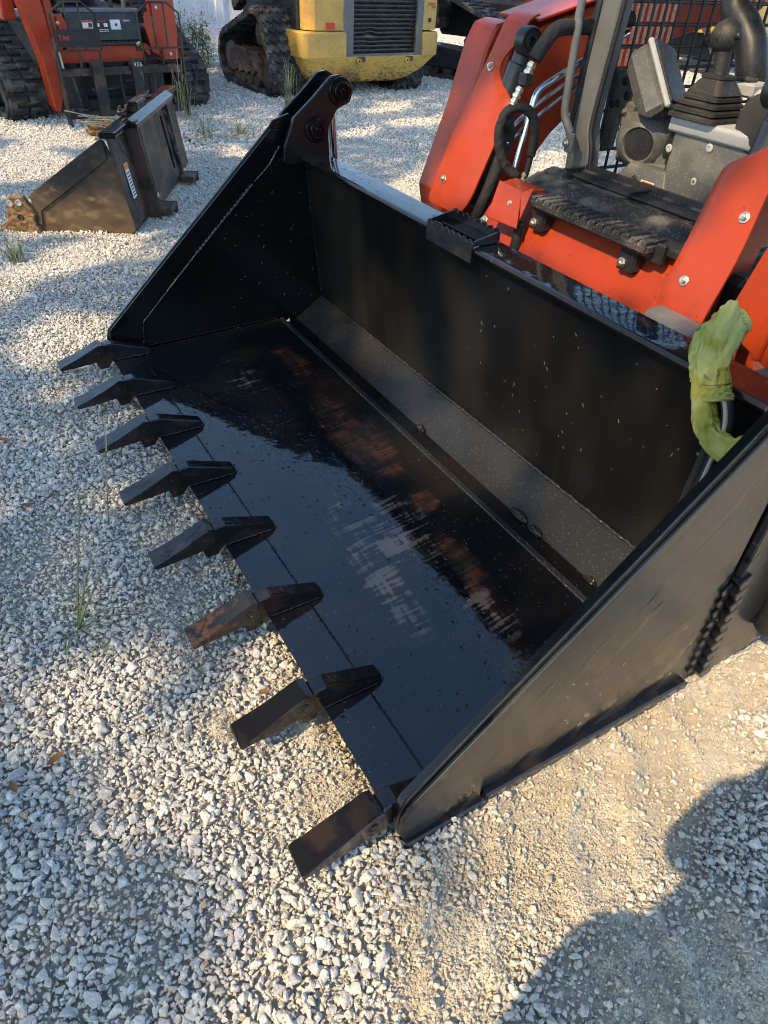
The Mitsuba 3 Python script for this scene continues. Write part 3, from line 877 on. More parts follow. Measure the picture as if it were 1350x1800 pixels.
def cloth_tube(path, rad, wrinkle, seed, sides=40, n=70, squash=1.0, start=0):
    p = spline(np.array(path, float), n)
    r = np.interp(np.linspace(0, 1, n), np.linspace(0, 1, len(rad)), rad)
    m = tube(p, r, sides, smooth=False, squash=squash)
    V = np.array(m.vertices[:n * sides]).reshape(n, sides, 3)
    s = np.linspace(0, 1, n)[:, None] * np.ones((1, sides))
    ang = np.linspace(0, 2 * np.pi, sides, endpoint=False)[None] * np.ones((n, 1))
    c = V.mean(1, keepdims=True)
    d = V - c
    q = np.stack([np.cos(ang) * 1.6, np.sin(ang) * 1.6, s * 9 + 0.8 * np.sin(ang * 2 + s * 6)], -1) + seed
    f = 0.9 * (0.5 - np.abs(2 * meshkit.fbm(q * [1.3, 1.3, 0.55] + 3.1, 2, seed) - 1) * 1.7) + 0.5 * (0.4 - np.abs(2 * meshkit.fbm(q * [2.6, 2.6, 0.9] + 7, 2, seed + 1) - 1) * 1.5) + 0.22 * np.sin(ang * 3 + s * 7 + seed)
    V2 = c + d * (1 + wrinkle * f[..., None]) * np.array([1.0, 0.62, 1.0])
    # only the wall, open at both ends, and an inner wall a cloth's thickness away
    V3 = c + (V2 - c) * 0.93
    i, j = np.meshgrid(np.arange(n - 1), np.arange(sides), indexing='ij')
    k = (j + 1) % sides
    qd = np.stack([i * sides + j, i * sides + k, (i + 1) * sides + k, (i + 1) * sides + j], -1).reshape(-1, 4)
    F = np.vstack([qd[:, [0, 1, 2]], qd[:, [0, 2, 3]]])
    F2 = F[:, ::-1] + n * sides
    jj = np.arange(sides)
    kk = (jj + 1) % sides
    e = (n - 1) * sides
    E1 = np.vstack([np.stack([jj + e, kk + e, kk + e + n * sides], 1), np.stack([jj + e, kk + e + n * sides, jj + e + n * sides], 1)])
    E0 = np.vstack([np.stack([kk, jj, jj + n * sides], 1), np.stack([kk, jj + n * sides, kk + n * sides], 1)])
    return trimesh.Trimesh(np.vstack([V2.reshape(-1, 3), V3.reshape(-1, 3)]), np.vstack([F, F2, E1, E0]), process=False)


obj(C_, 'upper_wrap', cloth_tube([(1.762, 0.815, 0.655), (1.770, 0.797, 0.696), (1.784, 0.768, 0.708), (1.792, 0.747, 0.688), (1.800, 0.740, 0.645), (1.816, 0.740, 0.612)], (0.020, 0.027, 0.032, 0.031, 0.027, 0.026), 0.42, 3, 64, 140), 'cloth', True)
obj(C_, 'rear_fold', cloth_tube([(1.745, 0.81, 0.645), (1.750, 0.785, 0.678), (1.757, 0.758, 0.668), (1.765, 0.748, 0.645), (1.775, 0.744, 0.622), (1.785, 0.742, 0.60)], (0.012, 0.019, 0.021, 0.020, 0.019, 0.017), 0.45, 5, 48, 90), 'cloth', True)
obj(C_, 'cuff', cloth_tube([(1.818, 0.740, 0.610), (1.824, 0.739, 0.598), (1.831, 0.738, 0.585)], (0.028, 0.0295, 0.0305), 0.25, 9, 48, 16), 'cloth', True)
obj(C_, 'lower_wrap', cloth_tube([(1.780, 0.745, 0.645), (1.790, 0.737, 0.606), (1.810, 0.733, 0.572), (1.834, 0.732, 0.541), (1.864, 0.732, 0.520), (1.902, 0.735, 0.516), (1.938, 0.740, 0.535)], (0.016, 0.018, 0.021, 0.023, 0.024, 0.025, 0.027), 0.40, 12, 48, 100), 'cloth', True)
obj(C_, 'loose_end', cloth_tube([(1.925, 0.760, 0.50), (1.936, 0.762, 0.535), (1.942, 0.763, 0.565)], (0.022, 0.018, 0.004), 0.4, 14, 30, 24), 'cloth', True)

# ================================================================ the red track loader that carries the bucket
L = thing('track_loader', 'red track loader with open cab behind the black bucket', 'track loader')
NF = np.array([0, -1, 0.377])
NF = NF / np.linalg.norm(NF)
UP = np.array([0, 0.377, 1.0])
UP /= np.linalg.norm(UP)


def leg(z):
    return 1.1 + 0.377 * (z - 0.5)


K = 1.0 / UP[2]


def lp(poly, th, off=0.0, b=0.002):
    """outline in (x, z) on the leaning plane of the arms' front"""
    q = [(x, (z - 0.5) * K) for x, z in poly]
    o = np.array([0, 1.1, 0.5]) + NF * (off - th)
    return plate(q, th, o + NF * th, X, UP, b)


def bent_cover(rows, th=0.006, crease=True):
    """a sheet-steel cover: rows of (z, x left, x right, bend-back of the left, of the right)"""
    V = []
    for z, a, b_, la, rb in rows:
        y = leg(z)
        n = 9
        for k in range(n):
            t = k / (n - 1)
            x = a + (b_ - a) * t
            yy = y + la * max(0, 1 - t / 0.25) ** 2 + rb * max(0, (t - 0.72) / 0.28) ** 2
            V.append((x, yy, z))
    V = np.array(V)
    n, m = 9, len(rows)
    i, j = np.meshgrid(np.arange(m - 1), np.arange(n - 1), indexing='ij')
    q = np.stack([i * n + j, i * n + j + 1, (i + 1) * n + j + 1, (i + 1) * n + j], -1).reshape(-1, 4)
    F = np.vstack([q[:, [0, 1, 2]], q[:, [0, 2, 3]]])
    back = V - NF * th
    N = len(V)
    ring = list(range(n)) + [k * n + n - 1 for k in range(1, m)] + [(m - 1) * n + k for k in range(n - 2, -1, -1)] + [k * n for k in range(m - 2, 0, -1)]
    E = []
    for p, q2 in zip(ring, ring[1:] + ring[:1]):
        E += [(p, p + N, q2), (q2, p + N, q2 + N)]
    return trimesh.Trimesh(np.vstack([V, back]), np.vstack([F, F[:, ::-1] + N, E]), process=False)


def smooth_rows(rows, n=40):
    return spline(np.array(rows, float), n)


def arm(mir):
    """one lift arm: front leg, box beam, inner gusset, sheet cover; mir turns it into its mirror image about x = 1"""
    fx = (lambda m: m) if not mir else (lambda m: trimesh.Trimesh(np.array(m.vertices) * [-1, 1, 1] + [1.89, 0, 0], np.array(m.faces)[:, ::-1], process=False))
    a = obj(L, 'lift_arm', fx(yz(fillet([(1.26, 0.40), (1.24, 0.52), (1.325, 0.77), (1.365, 0.945), (1.385, 1.010), (1.43, 1.05), (1.80, 1.145), (2.5, 1.30), (3.0, 1.36), (3.0, 1.16), (1.95, 0.97), (1.62, 0.84), (1.50, 0.73), (1.40, 0.60), (1.36, 0.40)], 0.03), 0.30, 0.36, 0.006)), 'red_paint', 30)
    obj(a, 'gusset', fx(yz(fillet([(1.20, 0.42), (1.215, 0.56), (1.335, 0.985), (1.36, 1.02), (1.445, 1.045), (1.80, 1.135), (2.4, 1.26), (2.4, 1.08), (1.95, 0.99), (1.645, 0.85), (1.555, 0.79), (1.473, 0.725), (1.40, 0.64), (1.36, 0.42)], 0.02), 0.474, 0.492, 0.003)), 'red_paint', 30)
    obj(a, 'top_cap', fx(cat(
        plate([(0, 0), (0.20, 0), (0.20, 0.47), (0, 0.47)], 0.008, (0.298, 1.345, 1.036), X, (0, 0.97, 0.243), 0.002))), 'red_paint')
    kn = [(1.262, 0.80), (1.292, 0.90), (1.31, 0.965), (1.325, 1.005), (1.35, 1.034), (1.39, 1.046), (1.40, 1.036), (1.36, 1.02), (1.34, 0.995), (1.325, 0.96), (1.305, 0.89), (1.275, 0.795)]
    if not mir:
        obj(a, 'leg_box', fx(yz(fillet([(1.20, 0.40), (1.17, 0.52), (1.262, 0.77), (1.312, 0.950), (1.345, 1.012), (1.40, 1.025), (1.445, 0.99), (1.42, 0.80), (1.36, 0.40)], 0.028, 5), 0.165, 0.298, 0.008)), 'red_paint', 30)
    cov = smooth_rows([(0.508, 0.352, 0.500, 0.0, 0.004), (0.520, 0.336, 0.520, 0.0, 0.008), (0.56, 0.334, 0.534, 0.0, 0.012), (0.63, 0.333, 0.537, 0.0, 0.014), (0.70, 0.336, 0.540, 0.0, 0.016), (0.80, 0.352, 0.547, 0.0, 0.018), (0.835, 0.358, 0.541, 0.0, 0.018), (0.870, 0.364, 0.492, 0.0, 0.01), (0.905, 0.370, 0.447, 0.0, 0.004), (0.945, 0.377, 0.448, 0.0, 0.004), (0.985, 0.382, 0.478, 0.0, 0.003), (1.015, 0.386, 0.488, 0.0, 0.0)], 60)
    if mir:
        cov = cov.copy()
        cov[:, 1] = cov[:, 2] - (cov[:, 2] - cov[:, 1]) * 0.76
    m = bent_cover(cov)
    # the rolled-over top
    top = []
    for k in range(9):
        t = k / 8 * 1.25
        top.append((1.015 + 0.045 * math.sin(t), leg(1.015) + 0.012 * k / 8 + 0.06 * (1 - math.cos(t))))
    tp = [(y, z) for z, y in top] + [(y + 0.004, z - 0.006) for z, y in top[::-1]]
    c = obj(a, 'cylinder_cover', fx(cat(m, yz(tp, 0.41 if mir else 0.386, 0.492, 0.001))), 'red_paint', 40, label='scuffed red sheet-steel cover over the far arm\'s tilt cylinder' if not mir else 'red sheet-steel cover over the near arm\'s tilt cylinder')
    for x, z in ((0.405, 0.912), (0.381, 0.585)) if not mir else ((1.89 - 1.411, 0.597), (1.89 - 1.470, 0.755)):
        q = np.array([x, leg(z), z]) + NF * 0.001
        if mir:
            q[0] = 1.89 - q[0]
        bolt(c, q, NF, 0.0095)
    # tilt cylinder with its pin boss
    cy2 = obj(a, 'tilt_cylinder', fx(cat(cyl((0.488, 1.300, 0.930), (0.452, 1.180, 0.52), 0.034, 0.006, 28), cyl((0.489, 1.312, 0.975), (0.488, 1.295, 0.915), 0.029, 0.002))), 'cylinder_black')
    obj(cy2, 'pin_boss', fx(lathe([(0, 0), (0.040, 0), (0.040, 0.030), (0.037, 0.036), (0.034, 0.036), (0.032, 0.031), (0.023, 0.031), (0.021, 0.037), (0.013, 0.038), (0.012, 0.024), (0, 0.024)], (0.495, 1.300, 0.990), (1, 0, 0), 40)), 'cylinder_black', 40)
    return a


A1 = arm(False)
A2 = arm(True)
# hoses, fittings and steel lines along the inside of the far arm
hose_runs = [
    ([(0.60, 1.62, 1.055), (0.61, 1.48, 1.036), (0.615, 1.37, 1.036), (0.617, 1.305, 1.026), (0.612, 1.272, 0.988), (0.605, 1.255, 0.955)], 0.021, 'sleeve'),
    ([(0.580, 1.185, 0.80), (0.588, 1.200, 0.823), (0.600, 1.235, 0.832), (0.612, 1.270, 0.815), (0.617, 1.288, 0.780), (0.615, 1.296, 0.735), (0.610, 1.298, 0.695)], 0.0145, 'sleeve'),
    ([(0.582, 1.188, 0.805), (0.578, 1.180, 0.765), (0.585, 1.190, 0.71), (0.60, 1.215, 0.665), (0.620, 1.245, 0.638)], 0.0145, 'sleeve'),
    ([(0.578, 1.205, 0.80), (0.563, 1.236, 0.745), (0.553, 1.224, 0.685), (0.549, 1.202, 0.61), (0.546, 1.178, 0.545), (0.542, 1.162, 0.50)], 0.019, 'sleeve'),
    ([(0.61, 1.298, 0.700), (0.608, 1.296, 0.665), (0.605, 1.292, 0.63)], 0.010, 'hose_rubber'),
]
for P, r, m in hose_runs:
    obj(L, 'hose', tube(P, r, 14, 60), m, True)


def fitting(c, d, s=1.0, parent=L):
    c, d = np.asarray(c, float), np.asarray(d, float) / np.linalg.norm(d)
    R = rot_to(d)
    hexa = np.array([(math.cos(k * math.pi / 3), math.sin(k * math.pi / 3)) for k in range(6)])
    parts = [lathe([(0, 0), (0.011 * s, 0), (0.011 * s, 0.06 * s), (0, 0.06 * s)], c, d, 18)]
    for h0, h1, r in ((0.004, 0.016, 0.0155), (0.024, 0.036, 0.0165), (0.043, 0.052, 0.0145)):
        parts.append(plate(hexa * r * s, (h1 - h0) * s, c + d * h0 * s, R[:, 0], R[:, 1], 0.0012))
    obj(parent, 'hose_fitting', cat(*parts), 'zinc', 30)


fitting((0.603, 1.252, 0.948), (-0.008, -0.035, -0.09), 0.95)
fitting((0.597, 1.225, 0.885), (-0.01, -0.035, -0.09), 0.85)
fitting((0.604, 1.292, 0.645), (0, -0.02, -0.09), 0.85)
fitting((0.545, 1.166, 0.515), (-0.012, -0.04, -0.1), 1.0)
obj(L, 'hose_fitting', box((0.60, 1.238, 0.905), (0.034, 0.034, 0.034), 0.004), 'cylinder_black')
for P, r in (([(0.60, 1.247, 0.655), (0.60, 1.262, 0.74), (0.60, 1.279, 0.835), (0.60, 1.290, 0.868), (0.60, 1.318, 0.888), (0.60, 1.404, 0.926), (0.60, 1.62, 1.02)], 0.0105),
             ([(0.57, 1.222, 0.762), (0.57, 1.318, 0.828), (0.57, 1.437, 0.887), (0.57, 1.60, 0.965)], 0.0075), ([(0.57, 1.225, 0.725), (0.57, 1.326, 0.795), (0.57, 1.434, 0.855), (0.57, 1.60, 0.935)], 0.0075)):
    obj(L, 'steel_line', tube(P, r, 12, 60), 'chrome', True)
# front of the chassis
obj(L, 'chassis_front', plate(fillet([(0.56, 0.40), (1.45, 0.40), (1.45, 0.735), (1.30, 0.735), (0.60, 0.735)], 0.02), 0.02, (0, 0.855, 0), X, (0, 0.62, 1), 0.004), 'red_paint', label='bright red front plate below the cab step')
obj(L, 'chassis_lip', box((1.02, 1.250, 0.612), (0.62, 0.040, 0.012), 0.004), 'red_paint')
obj(L, 'belly', box((1.0, 2.25, 0.34), (0.94, 1.9, 0.50), 0.02), 'dark_plastic')
mb = obj(L, 'valve_cover', cat(plate([(0.673, 0.143 * K), (0.782, 0.140 * K), (0.824, 0.045 * K), (0.681, 0.040 * K)], 0.006, np.array([0, 1.1, 0.5]) + NF * 0.019, X, UP, 0.002),
                               plate([(0, 0), (0.03, 0.02), (0.028, -0.088), (0.0, -0.10)], 0.004, (0.784, 1.131, 0.642), (0.86, 0.5, 0), UP, 0.001),
                               plate([(0.672, 0.0), (0.784, 0.0), (0.816, 0.06), (0.68, 0.06)], 0.005, (0, 1.133, 0.640), X, (0, 1, 0.16), 0.001)), 'red_paint')
bolt(mb, np.array([0.755, 1.122, 0.605]) + NF * 0.0, NF, 0.009)
bolt(mb, np.array([0.677, 1.090, 0.538]), NF, 0.010)
obj(L, 'hose', tube([(0.79, 1.14, 0.56), (0.795, 1.13, 0.50), (0.80, 1.12, 0.42)], 0.017, 12), 'hose_rubber', True)
# cab step with its ribbed tread
sp = obj(L, 'cab_step', box((1.065, 1.155, 0.632), (0.450, 0.078, 0.034), 0.012), 'tread_plastic', label='dusty black ribbed step across the front of the cab')
for k in range(15):
    x = 0.852 + k * 0.0305
    obj(sp, 'rib', cat(box((x, 1.155, 0.650), (0.018, 0.078, 0.004), 0.0015), box((x, 1.1165, 0.641), (0.018, 0.004, 0.020), 0.0015)), 'tread_plastic')
for x in (0.852, 1.212):
    br = obj(L, 'step_bracket', cat(box((x, 1.150, 0.590), (0.052, 0.012, 0.075), 0.003), box((x, 1.20, 0.60), (0.052, 0.10, 0.010), 0.002), box((x + 0.026, 1.19, 0.585), (0.008, 0.08, 0.06), 0.002)), 'cylinder_black')
    bolt(br, (x - 0.008, 1.143, 0.572), (0, -1, 0), 0.010)
bk = obj(L, 'step_bracket', cat(box((1.285, 1.165, 0.622), (0.060, 0.02, 0.050), 0.004), box((1.32, 1.23, 0.630), (0.12, 0.12, 0.022), 0.004)), 'cylinder_black')
bolt(bk, (1.272, 1.154, 0.622), (0, -1, 0), 0.010)
# door sill and cab floor
sl = obj(L, 'door_sill', yz(fillet([(1.23, 0.600), (1.235, 0.640), (1.29, 0.662), (1.37, 0.655), (1.42, 0.655), (1.44, 0.668), (1.47, 0.668), (1.47, 0.600)], 0.008), 0.660, 1.345, 0.004), 'tread_plastic')
obj(sl, 'tray', cat(box((1.0, 1.452, 0.672), (0.60, 0.010, 0.022), 0.002), box((1.0, 1.400, 0.661), (0.56, 0.070, 0.006), 0.002), box((0.71, 1.40, 0.668), (0.010, 0.09, 0.016), 0.002), box((0.985, 1.405, 0.668), (0.012, 0.09, 0.014), 0.002), box((1.27, 1.40, 0.668), (0.010, 0.09, 0.016), 0.002)), 'dark_plastic')
obj(L, 'cab_floor', box((1.0, 1.86, 0.59), (0.74, 0.80, 0.03), 0.005), 'dark_plastic')
obj(L, 'sill_cushion', tube([(0.66, 1.33, 0.640), (0.70, 1.325, 0.652), (0.76, 1.33, 0.655)], (0.022, 0.030, 0.026), 12), 'tread_plastic', True)
# cab posts
pp = obj(L, 'cab_post', cat(plate([(0.615, 0.625), (0.726, 0.625), (0.712, 0.72), (0.690, 0.79), (0.699, 0.92), (0.716, 1.107), (0.735, 1.60), (0.655, 1.60), (0.636, 1.105), (0.612, 0.76)], 0.055, (0, 1.50, 0), X, Z, 0.008)), 'post_paint', label='chipped grey front corner post of the cab')
obj(pp, 'seal', tube([(0.730, 1.452, 0.63), (0.720, 1.449, 0.72), (0.700, 1.448, 0.785), (0.708, 1.448, 0.92), (0.724, 1.448, 1.107), (0.742, 1.45, 1.5)], 0.0075, 8, 40), 'hose_rubber', True)
obj(pp, 'seal_strip', plate([(0.600, 0.76), (0.622, 0.76), (0.646, 1.105), (0.664, 1.60), (0.640, 1.60), (0.625, 1.105)], 0.012, (0, 1.448, 0), X, Z, 0.002), 'dark_plastic')
obj(L, 'cab_post', plate([(1.30, 0.625), (1.38, 0.625), (1.38, 1.6), (1.32, 1.6)], 0.055, (0, 1.50, 0), X, Z, 0.008), 'post_paint')
hr = obj(L, 'grab_rail', tube([(0.655, 1.38, 1.45), (0.632, 1.375, 1.10), (0.635, 1.375, 1.03), (0.638, 1.378, 0.87), (0.642, 1.380, 0.815), (0.660, 1.385, 0.785), (0.672, 1.390, 0.765)], 0.0125, 12, 60), 'post_paint', True)
obj(hr, 'foot', box((0.682, 1.385, 0.742), (0.034, 0.012, 0.055), 0.003), 'post_paint')
bolt(hr, (0.675, 1.376, 0.74), (0, -1, 0), 0.009)
# side window: a wire screen with a dusty pane behind it
scr = []
for z in np.arange(0.62, 1.5, 0.0585):
    scr.append(box((0.60, 2.10, z + 0.012), (0.008, 1.20, 0.010), 0.003))
for y in np.arange(1.54, 2.7, 0.0560):
    scr.append(box((0.6035, y, 1.06), (0.009, 0.010, 0.92), 0.003))
obj(L, 'window_screen', cat(*scr), 'dark_plastic')
obj(L, 'window_pane', trimesh.Trimesh([(0.590, 1.52, 0.60), (0.590, 2.72, 0.60), (0.590, 2.72, 1.52), (0.590, 1.52, 1.52)], [(0, 1, 2), (0, 2, 3)], process=False), 'pane', False)
obj(L, 'latch', lathe([(0, 0), (0.017, 0), (0.017, 0.006), (0.012, 0.010), (0.006, 0.010), (0.005, 0.014), (0, 0.014)], (0.612, 1.985, 1.000), (1, 0, 0), 20), 'dark_plastic')
obj(L, 'cab_rear_frame', cat(box((0.62, 2.74, 1.05), (0.07, 0.06, 1.0), 0.01), box((1.0, 2.76, 0.82), (0.72, 0.03, 0.5), 0.01)), 'dark_plastic')
obj(L, 'cab_roof', box((1.0, 2.1, 1.60), (0.86, 1.36, 0.06), 0.02), 'dark_plastic')
# inside the cab: bracket plate, horn-like motor, monitor, lever with bellows, console, seat
ip = obj(L, 'dash_bracket', plate(fillet([(0.580, 0.925), (0.665, 0.930), (0.705, 0.915), (0.742, 0.870), (0.722, 0.815), (0.655, 0.800), (0.647, 0.700), (0.60, 0.69)], 0.012), 0.02, (0, 1.625, 0), X, Z, 0.004), 'grey_plastic')
for x, z in ((0.651, 0.898), (0.671, 0.861), (0.618, 0.83), (0.64, 0.835)):
    obj(ip, 'screw', lathe([(0, 0), (0.012, 0), (0.012, 0.002), (0.009, 0.004), (0.006, 0.004), (0.005, 0.001), (0, 0.001)], (x, 1.604, z), (0, -1, 0), 16), 'dark_plastic')
wm = obj(L, 'wiper_motor', cat(lathe([(0, 0), (0.088, 0), (0.092, 0.012), (0.086, 0.045), (0.068, 0.068), (0.052, 0.078), (0.048, 0.074), (0.046, 0.070), (0, 0.068)], (0.765, 1.64, 0.755), (0.35, -0.9, -0.12), 40),
                              box((0.70, 1.60, 0.812), (0.050, 0.03, 0.075), 0.014), box((0.70, 1.615, 0.700), (0.044, 0.03, 0.05), 0.012), box((0.80, 1.64, 0.725), (0.13, 0.06, 0.10), 0.025)), 'grey_plastic', label='round grey housing low at the cab corner')
obj(wm, 'disc', lathe([(0, 0), (0.046, 0), (0.044, 0.004), (0, 0.005)], np.array([0.765, 1.64, 0.755]) + 0.070 * np.array([0.35, -0.9, -0.12]) / 0.973, (0.35, -0.9, -0.12), 32), 'dark_plastic')
bolt(wm, (0.695, 1.584, 0.822), (0, -1, 0), 0.008, 'grey_plastic')
bolt(wm, (0.70, 1.598, 0.695), (0, -1, 0), 0.008, 'grey_plastic')
# monitor: housing seen from its back, bezel, dark screen edge
mn_o = np.array([0.775, 1.60, 0.905])
ua = np.array([0.70, 0.0, -0.85])
ua /= np.linalg.norm(ua)
va = np.array([0.72, 0.35, 0.60])
va -= ua * (va @ ua)
va /= np.linalg.norm(va)
wa = np.cross(ua, va)
Rm = np.stack([ua, va, wa], 1)
mo = obj(L, 'monitor', trimesh.convex.convex_hull(np.vstack([box((0, 0, 0), (0.195, 0.070, 0.150), 0.014).vertices, box((0.0, -0.038, 0), (0.145, 0.03, 0.110), 0.012).vertices]) @ Rm.T + mn_o), 'grey_plastic', 30, label='dusty grey monitor housing tilted beside the lever')
obj(mo, 'bezel', box(mn_o + Rm @ np.array([0, 0.041, 0]), (0.201, 0.016, 0.156), 0.006, Rm), 'light_plastic')
obj(mo, 'screen', box(mn_o + Rm @ np.array([0, 0.053, 0]), (0.185, 0.010, 0.142), 0.003, Rm), 'dark_plastic')
for dx in (-0.02, 0.06):
    obj(mo, 'slot', cyl(mn_o + Rm @ np.array([dx - 0.008, -0.016, -0.0755]), mn_o + Rm @ np.array([dx + 0.024, -0.016, -0.0755]), 0.008, 0.001), 'black_print')
obj(mo, 'arm', tube([(0.735, 1.66, 0.86), (0.76, 1.67, 0.83), (0.79, 1.68, 0.80)], 0.016, 10), 'dark_plastic', True)
jy = np.array([1.0, 1.60, 0.0])
jo = obj(L, 'joystick', tube([jy + [-0.008, 0, 0.930], jy + [-0.010, 0, 0.965], jy + [-0.018, 0, 1.000], jy + [-0.024, 0, 1.03]], (0.026, 0.021, 0.022, 0.025), 16), 'bellows', True, label='black ball-topped joystick on a pleated boot')
m = trimesh.creation.icosphere(4, 1.0)
v = np.array(m.vertices)
v = v * np.array([0.041, 0.039, 0.043]) * (1 + 0.06 * np.clip(v[:, 2:3], -1, 0.2))
obj(jo, 'knob', trimesh.Trimesh(v + jy + [-0.026, 0, 1.045], m.faces), 'bellows', True)
obj(jo, 'button', cyl(jy + [0.012, -0.008, 1.050], jy + [0.026, -0.012, 1.056], 0.009, 0.002), 'dark_plastic')
obj(jo, 'screw_hole', cyl(jy + [-0.022, -0.0440, 1.046], jy + [-0.022, -0.0450, 1.046], 0.0035, 0.0003, 12), 'black_print')


def sq_loop(cx, cz, wx, wy, r=0.02, n=6):
    p = []
    for sx, sy, a0 in ((1, 1, 0), (-1, 1, 90), (-1, -1, 180), (1, -1, 270)):
        for k in range(n):
            a = math.radians(a0 + 90 * k / (n - 1))
            p.append((cx + sx * (wx - r) + r * math.cos(a), 1.60 + sy * (wy - r) + r * math.sin(a), cz))
    return np.array(p)


def loft(loops):
    n = len(loops[0])
    V = np.vstack(loops)
    F = []
    for k in range(len(loops) - 1):
        i = np.arange(n)
        j = (i + 1) % n
        F += [np.stack([k * n + i, k * n + j, (k + 1) * n + j], 1), np.stack([k * n + i, (k + 1) * n + j, (k + 1) * n + i], 1)]
    t = np.arange(1, n - 1)
    F += [np.stack([0 * t, t + 1, t], 1), np.stack([0 * t, t, t + 1], 1) + (len(loops) - 1) * n]
    return trimesh.Trimesh(V, np.vstack(F), process=False)


bz = []
for k in range(4):
    z, w_ = 0.850 + k * 0.0165, 0.083 - k * 0.0065
    bz += [sq_loop(0.988, z, w_ - 0.008, w_ - 0.010), sq_loop(0.988, z + 0.003, w_, w_ - 0.002), sq_loop(0.988, z + 0.011, w_, w_ - 0.002), sq_loop(0.988, z + 0.0145, w_ - 0.006, w_ - 0.008)]
bz += [sq_loop(0.990, 0.9165, 0.060, 0.055), sq_loop(0.990, 0.918, 0.060, 0.056), sq_loop(0.990, 0.950, 0.039, 0.037), sq_loop(0.990, 0.953, 0.037, 0.035), sq_loop(0.990, 0.9535, 0.040, 0.038), sq_loop(0.990, 0.959, 0.040, 0.038), sq_loop(0.990, 0.962, 0.034, 0.032)]
obj(jo, 'boot', loft(bz), 'bellows', 40)
cs = obj(L, 'console', cat(trimesh.convex.convex_hull(np.vstack([box((1.08, 1.66, 0.76), (0.34, 0.20, 0.16), 0.02).vertices, box((1.03, 1.66, 0.62), (0.20, 0.22, 0.10), 0.02).vertices])), ), 'grey_plastic', 40, label='grey side console under the joystick')
obj(cs, 'top_panel', trimesh.convex.convex_hull(np.vstack([box((1.055, 1.63, 0.842), (0.29, 0.18, 0.02), 0.01).vertices, box((1.055, 1.65, 0.82), (0.30, 0.21, 0.02), 0.01).vertices])), 'light_plastic', 40)
obj(cs, 'rear_panel', box((1.20, 1.675, 0.885), (0.25, 0.06, 0.105), 0.012), 'light_plastic')
obj(cs, 'pod', cat(trimesh.convex.convex_hull(np.vstack([box((0.925, 1.60, 0.790), (0.055, 0.06, 0.10), 0.015).vertices, box((0.885, 1.62, 0.755), (0.02, 0.06, 0.06), 0.008).vertices]))), 'dark_plastic', 40)
pd = obj(cs, 'switch_pad', box((1.00, 1.73, 0.925), (0.095, 0.09, 0.035), 0.006), 'light_plastic')
obj(pd, 'switch', box((0.992, 1.715, 0.947), (0.055, 0.05, 0.010), 0.003), 'dark_plastic')
for x, z in ((0.925, 0.765), (1.062, 0.793), (1.045, 0.700)):
    obj(cs, 'screw', lathe([(0, 0), (0.0115, 0), (0.0115, 0.002), (0.008, 0.004), (0.005, 0.004), (0.0045, 0.001), (0, 0.001)], (x, 1.556, z), (0, -1, 0), 16), 'light_plastic')
lc = obj(L, 'pedal_housing', trimesh.convex.convex_hull(np.vstack([box((0.86, 1.60, 0.615), (0.25, 0.14, 0.06), 0.02).vertices, box((0.865, 1.61, 0.685), (0.16, 0.12, 0.03), 0.015).vertices])), 'grey_plastic', 40)
for x, z in ((0.848, 0.677), (0.916, 0.690)):
    bolt(lc, (x, 1.527 + 0.04 * (z > 0.68), z - 0.012), (0, -1, 0.2), 0.007, 'dark_plastic')
nf = np.array([0.0, -1, 0.16])
nf /= np.linalg.norm(nf)
uf = np.array([0, 0.16, 1.0])
uf /= np.linalg.norm(uf)
lb = obj(lc, 'warning_label', plate([(0.873, 0), (0.925, 0), (0.925, 0.062), (0.873, 0.062)], 0.001, (0, 1.523, 0.606), X, uf, 0), 'white_print', False)
obj(lb, 'black_field', plate([(0.876, 0.003), (0.922, 0.003), (0.922, 0.044), (0.876, 0.044)], 0.0012, (0, 1.5228, 0.606), X, uf, 0), 'black_print', False)
obj(lb, 'orange_band', plate([(0.876, 0.047), (0.922, 0.047), (0.922, 0.060), (0.876, 0.060)], 0.0012, (0, 1.5228, 0.606), X, uf, 0), 'orange_print', False)
text(lb, 'WARNING', 0.0075, np.array([0.881, 1.5228, 0.606]) + uf * 0.050 + nf * 0.0015, X, uf, 'black_print', bold=True)
for k in range(7):
    obj(lb, 'print_line', plate([(0.879, 0.006 + k * 0.0054), (0.918 - 0.006 * (k % 3), 0.006 + k * 0.0054), (0.918 - 0.006 * (k % 3), 0.0085 + k * 0.0054), (0.879, 0.0085 + k * 0.0054)], 0.0006, np.array([0, 1.5228, 0.606]) + nf * 0.0014, X, uf, 0), 'white_print', False)
sm_ = trimesh.creation.icosphere(4, 1.0)
sv_ = np.sign(sm_.vertices) * np.abs(sm_.vertices) ** 0.75 * [0.145, 0.065, 0.085]
se = obj(L, 'seat', trimesh.Trimesh(sv_ + [1.248, 1.60, 0.872], sm_.faces), 'seat_fabric', True, label='black textured cushion beside the near arm')
obj(L, 'lap_bar', tube([(0.79, 1.84, 1.30), (0.805, 1.82, 1.16), (0.825, 1.80, 1.10), (0.87, 1.80, 1.065), (0.915, 1.80, 1.02), (0.94, 1.80, 0.97), (0.955, 1.81, 0.92)], (0.040, 0.040, 0.042, 0.044, 0.044, 0.045, 0.045), 16), 'dark_plastic', True)
obj(L, 'outer_guard', cat(plate(fillet([(1.645, 0.655), (1.694, 0.585), (1.95, 0.50), (1.95, 1.0), (1.74, 0.93), (1.68, 0.83)], 0.01), 0.012, (0, 0.998, 0), X, Z, 0.003), box((1.74, 1.0, 0.64), (0.02, 0.05, 0.14), 0.004)), 'red_paint', label='red guard plate outside the near arm')
for x in (0.46, 1.50):
    obj(L, 'coupler_plate', box((x, 1.08, 0.40), (0.26, 0.04, 0.20), 0.006), 'cylinder_black')
